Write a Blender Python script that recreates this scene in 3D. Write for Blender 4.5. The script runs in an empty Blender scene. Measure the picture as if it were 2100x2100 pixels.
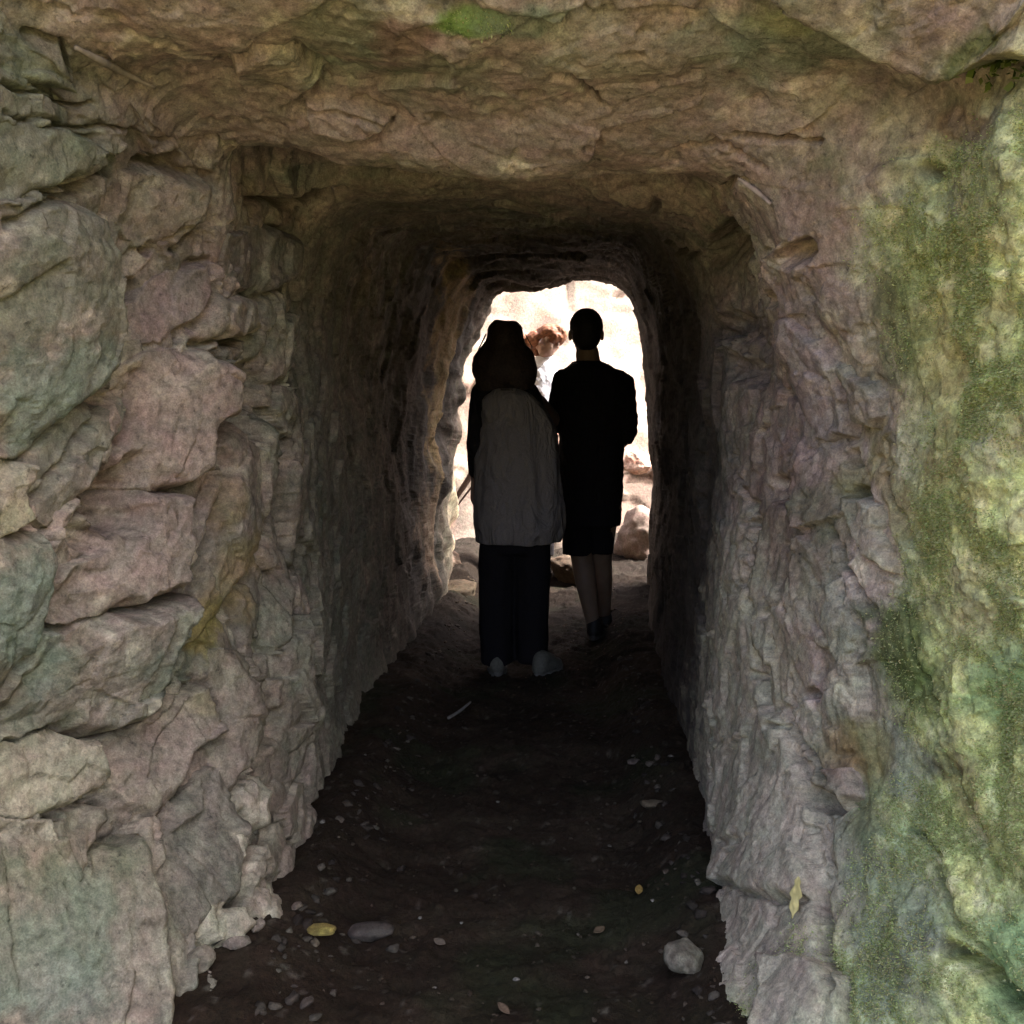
import bpy, math, random
import numpy as np
from mathutils import Vector, Matrix, Euler

random.seed(7)
RNG = np.random.default_rng(11)
scn = bpy.context.scene
COL = scn.collection

# ------------------------------------------------------------------ camera
CAM = np.array([0.0, 0.0, 1.25]); FD = 966 / math.tan(math.radians(25)); YAW = math.radians(2.3); PIT = math.radians(5.7)
cam_d = bpy.data.cameras.new('camera'); cam_o = bpy.data.objects.new('camera', cam_d); COL.objects.link(cam_o)
cam_d.sensor_width = 36; cam_d.angle = math.radians(50); cam_d.clip_start = 0.02; cam_d.clip_end = 500
cam_o.location = CAM; cam_o.rotation_euler = (math.radians(90) - PIT, 0, YAW)
scn.camera = cam_o
# ------------------------------------------------------------------ world, sun, exposure
SUN_DIR = np.array([0.62, 0.10, 0.78]); SUN_DIR /= np.linalg.norm(SUN_DIR)
w = bpy.data.worlds.new('World'); scn.world = w; w.use_nodes = True
nt = w.node_tree; nt.nodes.clear()
sky = nt.nodes.new('ShaderNodeTexSky'); sky.sky_type = 'NISHITA'; sky.sun_disc = False
sky.sun_elevation = math.asin(SUN_DIR[2]); sky.sun_rotation = math.atan2(SUN_DIR[0], SUN_DIR[1])
sky.dust_density = 9.0; sky.air_density = .7; sky.ozone_density = .3
bg = nt.nodes.new('ShaderNodeBackground'); bg.inputs[1].default_value = 0.15
wo = nt.nodes.new('ShaderNodeOutputWorld')
nt.links.new(sky.outputs[0], bg.inputs[0]); nt.links.new(bg.outputs[0], wo.inputs[0])
sd_ = bpy.data.lights.new('sun', 'SUN'); sd_.energy = 2.1; sd_.angle = math.radians(0.5); sd_.color = (1, .96, .91)
so = bpy.data.objects.new('sun', sd_); COL.objects.link(so)
so.rotation_euler = Vector(SUN_DIR).to_track_quat('Z', 'Y').to_euler()
scn.view_settings.view_transform = 'Standard'; scn.view_settings.look = 'None'
scn.view_settings.exposure = 3.35; scn.view_settings.gamma = 1; scn.view_settings.use_curve_mapping = False
scn.view_settings.use_white_balance = True; scn.view_settings.white_balance_temperature = 6300; scn.view_settings.white_balance_tint = 13
scn.cycles.max_bounces = 10; scn.cycles.diffuse_bounces = 8
scn.cycles.use_denoising = True

fw = np.array([-math.sin(YAW) * math.cos(PIT), math.cos(YAW) * math.cos(PIT), -math.sin(PIT)])
rt = np.array([math.cos(YAW), math.sin(YAW), 0.0]); up = np.cross(rt, fw)
def project(P):
    d = P - CAM; z = np.maximum(d @ fw, 1e-3)
    return 966 + FD * (d @ rt) / z, 966 - FD * (d @ up) / z
def unproj(px, py, Y):
    d = fw + (px - 966) / FD * rt - (py - 966) / FD * up
    return CAM + d * (Y / d[1])

# ------------------------------------------------------------------ noise
def _hash(ix, iy, iz, seed):
    h = (ix.astype(np.uint32) * np.uint32(374761393) + iy.astype(np.uint32) * np.uint32(668265263)
         + iz.astype(np.uint32) * np.uint32(2147483647 - 1274126177) + np.uint32((seed * 974711 + 12345) & 0xffffffff))
    h = (h ^ (h >> np.uint32(13))) * np.uint32(1274126177)
    h = (h ^ (h >> np.uint32(16))) * np.uint32(2246822519)
    return h ^ (h >> np.uint32(15))
def _h01(ix, iy, iz, seed): return (_hash(ix, iy, iz, seed) & np.uint32(0xffffff)).astype(np.float32) / 16777216.0
def vnoise(P, scale, seed=0):
    q = (P * np.asarray(scale)).astype(np.float32) + np.float32(100.3)
    i = np.floor(q).astype(np.int64); f = q - i; f = f * f * f * (f * (f * 6 - 15) + 10)
    x, y, z = i[..., 0], i[..., 1], i[..., 2]; fx, fy, fz = f[..., 0], f[..., 1], f[..., 2]
    r = 0
    for dx in (0, 1):
        for dy in (0, 1):
            for dz in (0, 1):
                wgt = (fx if dx else 1 - fx) * (fy if dy else 1 - fy) * (fz if dz else 1 - fz)
                r = r + wgt * _h01(x + dx, y + dy, z + dz, seed)
    return r * 2 - 1
def fbm(P, scale, oct=4, seed=0, gain=.5, ridge=False):
    r = 0; a = 1.0; s = np.asarray(scale, float); t = 0
    for k in range(oct):
        n = vnoise(P + k * 3.7, s, seed + k * 17)
        if ridge: n = 1 - 2 * np.abs(n)
        r = r + a * n; t += a; a *= gain; s = s * 2.03
    return r / t
def plates(P, scale, seed, tilt=1.0):
    """cells with a random height and tilt each: broken rock faces. returns height(-1..1), distance to the border, cell random"""
    q = P * np.asarray(scale); i = np.floor(q).astype(np.int64)
    n = q.shape[0]; b1 = np.full(n, 9., np.float32); b2 = np.full(n, 9., np.float32); hh = np.zeros(n, np.float32); rr = np.zeros(n, np.float32)
    for dx in (-1, 0, 1):
        for dy in (-1, 0, 1):
            for dz in (-1, 0, 1):
                c = i + np.array([dx, dy, dz]); cx, cy, cz = c[:, 0], c[:, 1], c[:, 2]
                o = [q[:, k] - (c[:, k] + _h01(cx, cy, cz, seed + k)) for k in range(3)]
                d = np.sqrt(o[0] ** 2 + o[1] ** 2 + o[2] ** 2).astype(np.float32)
                r0 = _h01(cx, cy, cz, seed + 5)
                t = sum((_h01(cx, cy, cz, seed + 6 + k) * 2 - 1) * o[k] for k in range(3))
                h = (r0 * 2 - 1) * .6 + t * tilt
                m = d < b1
                b2 = np.where(m, b1, np.minimum(b2, d)); hh = np.where(m, h, hh); rr = np.where(m, r0, rr); b1 = np.where(m, d, b1)
    return hh, b2 - b1, rr
def smooth(a, b, x):
    t = np.clip((x - a) / (b - a), 0, 1); return t * t * (3 - 2 * t)

# ------------------------------------------------------------------ helpers
def mesh_np(name, V, F, mat=None, parent=None, colors=None, shade=True, link=True):
    F = np.asarray(F, np.int32); V = np.asarray(V, np.float32); k = F.shape[1]
    me = bpy.data.meshes.new(name)
    me.vertices.add(len(V)); me.vertices.foreach_set('co', V.ravel())
    me.loops.add(F.size); me.loops.foreach_set('vertex_index', F.ravel())
    me.polygons.add(len(F)); me.polygons.foreach_set('loop_start', np.arange(len(F), dtype=np.int32) * k)
    me.update(calc_edges=True)
    if shade: me.polygons.foreach_set('use_smooth', np.ones(len(F), bool))
    if colors is not None:
        a = me.color_attributes.new('Col', 'FLOAT_COLOR', 'POINT')
        c = np.ones((len(V), 4), np.float32); c[:, :3] = colors; a.data.foreach_set('color', c.ravel())
    if mat: me.materials.append(mat)
    o = bpy.data.objects.new(name, me)
    if link: COL.objects.link(o)
    if parent: o.parent = parent
    return o
def tag(o, label=None, cat=None, group=None, kind=None):
    if label: o['label'] = label
    if cat: o['category'] = cat
    if group: o['group'] = group
    if kind: o['kind'] = kind
    return o
def empty(name, loc, label, cat, group=None, rz=0):
    o = bpy.data.objects.new(name, None); COL.objects.link(o); o.location = loc; o.rotation_euler[2] = rz
    o.empty_display_size = .1
    return tag(o, label, cat, group)

# ------------------------------------------------------------------ materials
def mat_rock(name='rock', grain=1.0, spec=.25, rough=.85, b1=.0038, b2=.0018):
    m = bpy.data.materials.new(name); m.use_nodes = True; t = m.node_tree; N = t.nodes; L = t.links; N.clear()
    out = N.new('ShaderNodeOutputMaterial'); bs = N.new('ShaderNodeBsdfPrincipled'); L.new(bs.outputs[0], out.inputs[0])
    bs.inputs['Roughness'].default_value = rough; bs.inputs['Specular IOR Level'].default_value = spec
    at = N.new('ShaderNodeAttribute'); at.attribute_name = 'Col'
    tc = N.new('ShaderNodeTexCoord')
    n1 = N.new('ShaderNodeTexNoise'); n1.inputs['Scale'].default_value = 55 * grain; n1.inputs['Detail'].default_value = 6; n1.inputs['Roughness'].default_value = .7
    n2 = N.new('ShaderNodeTexNoise'); n2.inputs['Scale'].default_value = 260 * grain; n2.inputs['Detail'].default_value = 4; n2.inputs['Roughness'].default_value = .65
    for n in (n1, n2): L.new(tc.outputs['Object'], n.inputs['Vector'])
    r1 = N.new('ShaderNodeMapRange'); r1.inputs[1].default_value = .3; r1.inputs[2].default_value = .7; r1.inputs[3].default_value = .55; r1.inputs[4].default_value = 1.42
    r2 = N.new('ShaderNodeMapRange'); r2.inputs[1].default_value = .3; r2.inputs[2].default_value = .7; r2.inputs[3].default_value = .72; r2.inputs[4].default_value = 1.28
    L.new(n1.outputs[0], r1.inputs[0]); L.new(n2.outputs[0], r2.inputs[0])
    mu = N.new('ShaderNodeMath'); mu.operation = 'MULTIPLY'; L.new(r1.outputs[0], mu.inputs[0]); L.new(r2.outputs[0], mu.inputs[1])
    # mineral hue drift
    hn = N.new('ShaderNodeTexNoise'); hn.inputs['Scale'].default_value = 18; hn.inputs['Detail'].default_value = 5; L.new(tc.outputs['Object'], hn.inputs['Vector'])
    hr = N.new('ShaderNodeValToRGB'); L.new(hn.outputs[0], hr.inputs[0])
    e = hr.color_ramp.elements; e[0].position = .36; e[0].color = (1.05, .97, .93, 1); e[1].position = .64; e[1].color = (.96, 1.02, .92, 1)
    v1 = N.new('ShaderNodeVectorMath'); v1.operation = 'MULTIPLY'; L.new(at.outputs['Color'], v1.inputs[0]); L.new(hr.outputs[0], v1.inputs[1])
    v2 = N.new('ShaderNodeVectorMath'); v2.operation = 'SCALE'; L.new(v1.outputs[0], v2.inputs[0]); L.new(mu.outputs[0], v2.inputs['Scale'])
    # sparse dark specks (lichen dots) 
    vo = N.new('ShaderNodeTexNoise'); vo.inputs['Scale'].default_value = 45 * grain; vo.inputs['Detail'].default_value = 7; vo.inputs['Roughness'].default_value = .75
    L.new(tc.outputs['Object'], vo.inputs['Vector'])
    rs = N.new('ShaderNodeMapRange'); rs.inputs[1].default_value = .58; rs.inputs[2].default_value = .72; rs.inputs[3].default_value = 1; rs.inputs[4].default_value = .22
    L.new(vo.outputs[0], rs.inputs[0])
    v3 = N.new('ShaderNodeVectorMath'); v3.operation = 'SCALE'; L.new(v2.outputs[0], v3.inputs[0]); L.new(rs.outputs[0], v3.inputs['Scale'])
    L.new(v3.outputs[0], bs.inputs['Base Color'])
    bA = N.new('ShaderNodeBump'); bA.inputs['Strength'].default_value = 1; bA.inputs['Distance'].default_value = b1; L.new(n1.outputs[0], bA.inputs['Height'])
    bB = N.new('ShaderNodeBump'); bB.inputs['Strength'].default_value = 1; bB.inputs['Distance'].default_value = b2; L.new(n2.outputs[0], bB.inputs['Height']); L.new(bA.outputs[0], bB.inputs['Normal'])
    L.new(bB.outputs[0], bs.inputs['Normal'])
    return m
def mat_simple(name, col, rough=.8, spec=.2, var=.3, scale=60, bump=.001, sub=0, sheen=0, fold=0):
    m = bpy.data.materials.new(name); m.use_nodes = True; t = m.node_tree; N = t.nodes; L = t.links
    bs = N['Principled BSDF']; bs.inputs['Roughness'].default_value = rough; bs.inputs['Specular IOR Level'].default_value = spec
    if sheen: bs.inputs['Sheen Weight'].default_value = sheen
    if sub: bs.inputs['Subsurface Weight'].default_value = sub; bs.inputs['Subsurface Scale'].default_value = .01
    tc = N.new('ShaderNodeTexCoord'); n = N.new('ShaderNodeTexNoise'); n.inputs['Scale'].default_value = scale; n.inputs['Detail'].default_value = 5
    L.new(tc.outputs['Object'], n.inputs['Vector'])
    mr = N.new('ShaderNodeMapRange'); mr.inputs[1].default_value = .3; mr.inputs[2].default_value = .7; mr.inputs[3].default_value = 1 - var; mr.inputs[4].default_value = 1 + var
    L.new(n.outputs[0], mr.inputs[0])
    v = N.new('ShaderNodeVectorMath'); v.operation = 'SCALE'; v.inputs[0].default_value = col; L.new(mr.outputs[0], v.inputs['Scale']); L.new(v.outputs[0], bs.inputs['Base Color'])
    b = N.new('ShaderNodeBump'); b.inputs['Distance'].default_value = bump; L.new(n.outputs[0], b.inputs['Height']); L.new(b.outputs[0], bs.inputs['Normal'])
    if fold:
        mp = N.new('ShaderNodeMapping'); mp.inputs['Scale'].default_value = (1.6, 1.6, .7); L.new(tc.outputs['Object'], mp.inputs[0])
        w_ = N.new('ShaderNodeTexNoise'); w_.inputs['Scale'].default_value = 9; w_.inputs['Detail'].default_value = 3; w_.inputs['Distortion'].default_value = 1.5; L.new(mp.outputs[0], w_.inputs['Vector'])
        b2 = N.new('ShaderNodeBump'); b2.inputs['Distance'].default_value = fold; L.new(w_.outputs[0], b2.inputs['Height']); L.new(b.outputs[0], b2.inputs['Normal']); L.new(b2.outputs[0], bs.inputs['Normal'])
    return m
def mat_attr(name, rough=.8, spec=.15, trans=0):
    m = bpy.data.materials.new(name); m.use_nodes = True; t = m.node_tree; N = t.nodes; L = t.links
    bs = N['Principled BSDF']; bs.inputs['Roughness'].default_value = rough; bs.inputs['Specular IOR Level'].default_value = spec
    at = N.new('ShaderNodeAttribute'); at.attribute_name = 'Col'; L.new(at.outputs['Color'], bs.inputs['Base Color'])
    if trans:
        tr = N.new('ShaderNodeBsdfTranslucent'); L.new(at.outputs['Color'], tr.inputs[0]); mx = N.new('ShaderNodeMixShader'); mx.inputs[0].default_value = trans
        L.new(bs.outputs[0], mx.inputs[1]); L.new(tr.outputs[0], mx.inputs[2]); L.new(mx.outputs[0], N['Material Output'].inputs[0])
    return m
M_ROCK = mat_rock('weathered_rock')
M_SOIL = mat_rock('damp_soil', grain=1.6, spec=.12, rough=.92, b1=.008, b2=.003)
M_MOSS = mat_attr('moss', trans=.25)

# ------------------------------------------------------------------ cave shell rings (15 control points each, left floor -> ceiling -> right floor)
def P(px, py, Y): return unproj(px, py, Y)
def W(x, y, z): return np.array([x, y, z], float)
ZF = -0.12
rings = [
 [W(-7,.6,ZF),W(-7,.6,1.5),W(-7,.6,3.5),W(-7,.6,5.5),W(-7,.6,7.5),W(-5,.8,8.6),W(-2.5,.9,9),W(0,.9,9.2),W(2.5,.8,9),W(5,.6,8.6),W(7,.4,7.5),W(7,.4,5.5),W(7,.4,3.5),W(7,.4,1.5),W(7,.4,ZF)],  # unseen outer facade, raised to block the sun from the entrance
 [W(-3.4,.1,ZF),W(-3.5,.1,.7),W(-3.6,.1,1.6),W(-3.6,.15,2.6),W(-3.4,.2,3.6),W(-2.6,.4,4.6),W(-1.3,.5,5),W(0,.55,5.1),W(1.1,.5,5),W(2.2,.0,4.6),W(2.6,-.5,3.6),W(2.6,-.7,2.6),W(2.5,-.7,1.6),W(2.4,-.7,.7),W(2.2,-.7,ZF)],
 [W(-1.10,1.2,ZF),W(-1.2,1.2,.4),W(-1.25,1.2,.9),W(-1.3,1.2,1.5),W(-1.3,1.15,2.1),W(-1.0,1.1,2.5),W(-.5,1.15,2.55),W(0,1.15,2.6),W(.5,1.1,2.6),W(1.05,1.0,2.55),W(1.25,.95,2.1),W(1.25,.95,1.5),W(1.2,1.0,.9),W(1.1,1.05,.4),W(1.0,1.05,ZF)],
 [W(-.90,1.80,ZF),P(-70,1560,1.85),P(-70,1100,1.86),P(-70,700,1.86),P(-70,250,1.85),P(-60,-60,1.82),P(450,-70,1.9),P(950,-70,1.92),P(1450,-70,1.88),P(2000,-60,1.72),P(2010,300,1.72),P(2010,700,1.72),P(2010,1100,1.72),P(2010,1560,1.70),W(.66,1.65,ZF)],
 [W(-.61,2.12,ZF),P(255,1520,2.2),P(220,1100,2.25),P(205,700,2.27),P(200,380,2.27),P(240,165,2.2),P(600,130,2.2),P(950,165,2.22),P(1350,150,2.18),P(1700,190,2.05),P(1800,420,1.97),P(1820,720,1.96),P(1800,1100,1.96),P(1770,1500,1.94),W(.32,1.95,ZF)],
 [W(-.565,2.38,ZF),P(490,1600,2.50),P(440,1100,2.58),P(425,700,2.6),P(425,430,2.58),P(440,278,2.5),P(680,292,2.52),P(960,318,2.55),P(1200,326,2.5),P(1405,350,2.4),P(1545,540,2.30),P(1640,760,2.22),P(1620,1100,2.2),P(1560,1500,2.18),W(.25,2.2,ZF)],
 [W(-.62,2.75,ZF),P(560,1550,2.85),P(535,1100,2.9),P(515,750,2.95),P(520,490,2.98),P(580,300,3.0),P(750,272,2.98),P(960,274,2.98),P(1150,290,2.9),P(1325,356,2.78),P(1430,500,2.6),P(1500,760,2.5),P(1480,1100,2.45),P(1440,1500,2.42),W(.30,2.45,ZF)],
 [W(-.68,3.2,ZF),P(625,1450,3.25),P(600,1100,3.3),P(590,750,3.3),P(600,520,3.35),P(650,390,3.2),P(800,374,3.14),P(960,380,3.14),P(1130,390,3.1),P(1290,412,3.05),P(1400,520,3.05),P(1395,760,2.95),P(1362,1100,2.88),P(1345,1500,2.86),W(.365,2.85,ZF)],
 [W(-.70,4.0,ZF),P(680,1330,4.1),P(665,1050,4.15),P(660,760,4.2),P(675,570,4.2),P(730,448,4.3),P(850,430,4.4),P(960,430,4.4),P(1100,432,4.3),P(1225,448,4.1),P(1330,560,3.5),P(1345,760,3.35),P(1335,1080,3.3),P(1325,1450,3.3),W(.45,3.3,ZF)],
 [W(-.70,5.4,ZF),P(785,1200,5.4),P(772,1000,5.4),P(770,800,5.4),P(795,630,5.4),P(832,505,5.4),P(900,484,5.5),P(1000,480,5.5),P(1100,482,5.5),P(1180,495,5.3),P(1235,600,5.2),P(1252,760,5.2),P(1262,950,5.2),P(1240,1150,5.2),W(.44,5.2,ZF)],
 [W(-.85,6.8,ZF),P(822,1100,6.8),P(838,960,6.8),P(855,800,6.8),P(882,665,6.8),P(925,570,6.8),P(985,524,6.8),P(1060,512,6.8),P(1135,505,6.8),P(1190,532,6.8),P(1222,600,6.7),P(1240,760,6.6),P(1250,900,6.5),P(1245,1050,6.5),W(.60,6.5,ZF)],
 [W(-1.3,7.3,ZF),W(-1.35,7.3,.5),W(-1.4,7.3,1.0),W(-1.4,7.3,1.6),W(-1.3,7.3,2.2),W(-1.0,7.3,2.8),W(-.5,7.35,3.0),W(0,7.35,3.1),W(.5,7.35,3.1),W(1.1,7.2,2.8),W(1.3,7.1,2.2),W(1.35,7.0,1.6),W(1.3,7.0,1.1),W(1.25,7.0,.5),W(1.2,7.0,ZF)],
 [W(-7,7.9,ZF),W(-7,7.9,1.5),W(-7,7.9,2.5),W(-7,7.9,3.5),W(-7,7.9,4.5),W(-5,7.9,5),W(-2.5,7.9,5.1),W(0,7.9,5.2),W(2.5,7.8,5),W(5,7.7,4.8),W(7,7.6,4.5),W(7,7.6,3.5),W(7,7.6,2.5),W(7,7.6,1.5),W(7,7.6,ZF)],
]
r52 = [np.array(a) * .8 + np.array(b) * .2 for a, b in zip(rings[5], rings[6])]
for k, (px_, py_, Y_) in {5: (455, 262, 2.56), 6: (690, 240, 2.62), 7: (960, 262, 2.65), 8: (1192, 305, 2.54)}.items(): r52[k] = P(px_, py_, Y_)
rings.insert(6, r52)
R = np.array([[np.array(p) for p in r] for r in rings])          # ring, ctrl, 3
NR, NC = R.shape[:2]
NU, ROWS = 1400, [10, 24, 60, 110, 95, 24, 48, 50, 62, 60, 50, 26, 10]
def cubic(K, T, t):
    """Catmull-Rom (non uniform, knots T) along axis 0 of K"""
    K = K.astype(float); n = len(T)
    m = np.zeros_like(K); dT = np.diff(T); sl = (K[1:] - K[:-1]) / dT.reshape(-1, *([1] * (K.ndim - 1)))
    m[0] = sl[0]; m[-1] = sl[-1]
    a = (dT[1:] / (dT[1:] + dT[:-1])).reshape(-1, *([1] * (K.ndim - 1))); m[1:-1] = sl[:-1] * a + sl[1:] * (1 - a)
    i = np.clip(np.searchsorted(T, t, side='right') - 1, 0, n - 2); h = dT[i]; s = ((t - T[i]) / h)
    sh = (-1, *([1] * (K.ndim - 1))); s = s.reshape(sh); h = h.reshape(sh)
    return ((2*s**3 - 3*s**2 + 1) * K[i] + (s**3 - 2*s**2 + s) * h * m[i] + (-2*s**3 + 3*s**2) * K[i+1] + (s**3 - s**2) * h * m[i+1])
mid = R[4:9].mean(0); TU = np.concatenate([[0], np.cumsum(np.linalg.norm(np.diff(mid, axis=0), axis=1))]); TU /= TU[-1]
tu = np.linspace(0, 1, NU)
RU = np.stack([cubic(R[k], TU, tu) for k in range(NR)])           # ring, NU, 3
TV = np.array([0, 1, 2, 3, 4, 5, 5.2, 6, 7, 8, 9, 10, 11, 12], float)
tv = np.concatenate([np.linspace(TV[k], TV[k + 1], n, endpoint=False) for k, n in enumerate(ROWS)] + [[TV[-1]]])
B = cubic(RU, TV, tv); NV = len(tv)                               # NV, NU, 3
UI = np.interp(tu, TU, np.arange(NC))[None, :].repeat(NV, 0); VI = tv[:, None].repeat(NU, 1)   # control coordinates
du = np.gradient(B, axis=1); dv = np.gradient(B, axis=0)
Nn = np.cross(dv, du); Nn /= np.maximum(np.linalg.norm(Nn, axis=2, keepdims=True), 1e-9)
cen = np.array([-.1, 4, 1.1]); k_ = NV // 2
if ((cen - B[k_, NU // 2]) @ Nn[k_, NU // 2]) < 0: Nn = -Nn
PX, PY = project(B.reshape(-1, 3)); PX = PX.reshape(NV, NU); PY = PY.reshape(NV, NU)
Pf = B.reshape(-1, 3)
def F_(a): return a.reshape(NV, NU)
# region weights
wI = smooth(6.3, 7.6, VI)                                          # inner tunnel
wL = (1 - smooth(4.2, 5.6, UI)) * (1 - wI); wT = smooth(4.2, 5.6, UI) * (1 - smooth(8.6, 9.8, UI)) * (1 - wI)
wR = smooth(8.6, 9.8, UI) * (1 - wI)
wJ = wR * smooth(4.3, 5.2, VI); wM = wR * (1 - smooth(4.0, 4.9, VI))   # brown jamb / mossy outer wall
warp = np.stack([fbm(Pf, 3.1, 3, 5), fbm(Pf, 3.1, 3, 9), fbm(Pf, 3.1, 3, 14)], 1) * .10
Pw = Pf + warp
def rot(P_, ax, deg):
    return P_ @ np.array(Matrix.Rotation(math.radians(deg), 3, ax)).T
low = F_(fbm(Pf, 1.6, 3, 21)) * .055 * np.clip(VI - 1, 0, 1)
lowI = F_(fbm(Pf, 2.6, 3, 25)) * .045
A = rot(Pf + warp * .5, 'Y', -32)
pa, ea, ra = plates(A, (4.6, 4.6, 1.9), 31); pb, eb, rb = plates(A + 5, (10, 10, 6.0), 41); pc, ec, rc = plates(Pw, (23, 23, 15), 51)
dL = F_(pa) * .055 + F_(pb) * .024 + F_(pc) * .005 - .012 * np.exp(-F_(ea) * 20) - .004 * np.exp(-F_(eb) * 14)
Bt = rot(Pf + warp * .6, 'Y', 9); pd, ed, rd = plates(Bt + 9, (3.0, 5.0, 7.0), 61)
strat = F_(fbm(Bt, (3, 4, 17), 4, 71, ridge=True)); dT_ = F_(pd) * .015 + strat * .003 + F_(pc) * .002 + F_(pb) * .006 + F_(fbm(rot(Pf, 'Y', -14), (2, 3, 7), 3, 73)) * .03
pe, ee, re_ = plates(Pf + warp * .5 + 13, (5.5, 5.5, 5.0), 81); run = F_(fbm(Pw, (16, 16, 3.2), 4, 91, ridge=True))
pe2 = plates(rot(Pf + warp * .4, 'Y', 30) + 17, (12, 12, 9), 86)[0]
dJ = F_(pe) * .022 + F_(pe2) * .010 + run * .002 + F_(pc) * .004
lump = F_(fbm(Pw, 5.5, 4, 95)); dM = lump * .035 + F_(fbm(rot(Pf, 'Y', 25), (9, 9, 3), 3, 97, ridge=True)) * .016 + F_(fbm(Pf, 48, 2, 98)) * .008 + F_(pd) * .012
pick = F_(fbm(Pw, (26, 11, 3.5), 4, 101, ridge=True)); pf, ef, rf_ = plates(Pw + 21, (8, 6, 5), 111)
topw = smooth(4.6, 5.4, UI) * (1 - smooth(8.6, 9.4, UI))
dI = (F_(pf) * .015 + pick * .008 + F_(pc) * .004) * (1 - .45 * smooth(8.3, 9.5, VI)) * (1 - topw) + topw * (F_(pd) * .02 + F_(pc) * .007 + F_(fbm(Pw, (8, 8, 20), 3, 120)) * .012)
pits = F_(fbm(Pf, 20, 3, 131)); pitm = smooth(.28, .55, pits)
fine = F_(fbm(Pf, 38, 4, 141, gain=.6)) * .004
outf = np.clip(VI - 1.6, 0, 1) * (1 - smooth(11, 12, VI))
rough_ = (wL * dL + wT * dT_ * (1 - .65 * smooth(4.4, 4.95, VI) * (1 - smooth(5.2, 5.6, VI))) + wJ * dJ + wM * dM + wI * dI) - pitm * .014 * (wT * .6 + wJ + wL * .3) + fine
rough_ *= .45 + .55 * smooth(.0, .35, B[..., 2])
lowI = lowI + F_(fbm(Pf, (3, 4, 4.5), 3, 26)) * .09 * smooth(8.9, 9.8, VI) * (1 - smooth(5, 8.5, UI))
lowd = low * (1 - wI) * (1 - .75 * wT * smooth(4.2, 4.9, VI) * (1 - smooth(5.3, 5.8, VI))) + lowI * wI

# ---- hand placed features in the wall (outline in photo units, laid onto the wall surface)
PXw = PX + F_(fbm(Pf, 9, 3, 151)) * 16 + F_(fbm(Pf, 40, 2, 155)) * 7; PYw = PY + F_(fbm(Pf, 9, 3, 152)) * 16 + F_(fbm(Pf, 40, 2, 156)) * 7
front = (VI > 2.2) & (VI < 7.9)
def seg_dist(x, y, pts, closed):
    d = np.full(x.shape, 1e9); pts = [np.array(p, float) for p in pts]; n = len(pts)
    for i in range(n if closed else n - 1):
        a = pts[i]; b = pts[(i + 1) % n]; e = b - a; L2 = max(e @ e, 1e-6)
        t = np.clip(((x - a[0]) * e[0] + (y - a[1]) * e[1]) / L2, 0, 1)
        d = np.minimum(d, np.hypot(x - a[0] - t * e[0], y - a[1] - t * e[1]))
    return d
def inside(x, y, pts):
    c = np.zeros(x.shape, bool); n = len(pts)
    for i in range(n):
        x1, y1 = pts[i]; x2, y2 = pts[(i + 1) % n]
        if y1 == y2: continue
        c ^= ((y1 > y) != (y2 > y)) & (x < (x2 - x1) * (y - y1) / (y2 - y1) + x1)
    return c
def window(pts, pad, vmax=7.9, vmin=2.2):
    xs = [p[0] for p in pts]; ys = [p[1] for p in pts]
    m = (VI > vmin) & (VI < vmax) & (PX > min(xs) - pad) & (PX < max(xs) + pad) & (PY > min(ys) - pad) & (PY < max(ys) + pad)
    if not m.any(): return None
    r = np.where(m.any(1))[0]; c = np.where(m.any(0))[0]
    return slice(r[0], r[-1] + 1), slice(c[0], c[-1] + 1), m
feat = np.zeros((NV, NU))
def crack(pts, wd=6, depth=.03, vmax=7.9):
    q = window(pts, 60, vmax)
    if q is None: return
    r, c, m = q; d = seg_dist(PXw[r, c], PYw[r, c], pts, False)
    feat[r, c] -= depth * np.exp(-(d / wd) ** 2) * m[r, c]
def hole(x, y, rx, ry, depth, vmax=7.9):
    q = window([(x - rx, y - ry), (x + rx, y + ry)], 60, vmax)
    if q is None: return
    r, c, m = q; d = np.hypot((PXw[r, c] - x) / rx, (PYw[r, c] - y) / ry)
    feat[r, c] -= depth * (1 - smooth(.5, 1.15, d)) * m[r, c]
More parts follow.
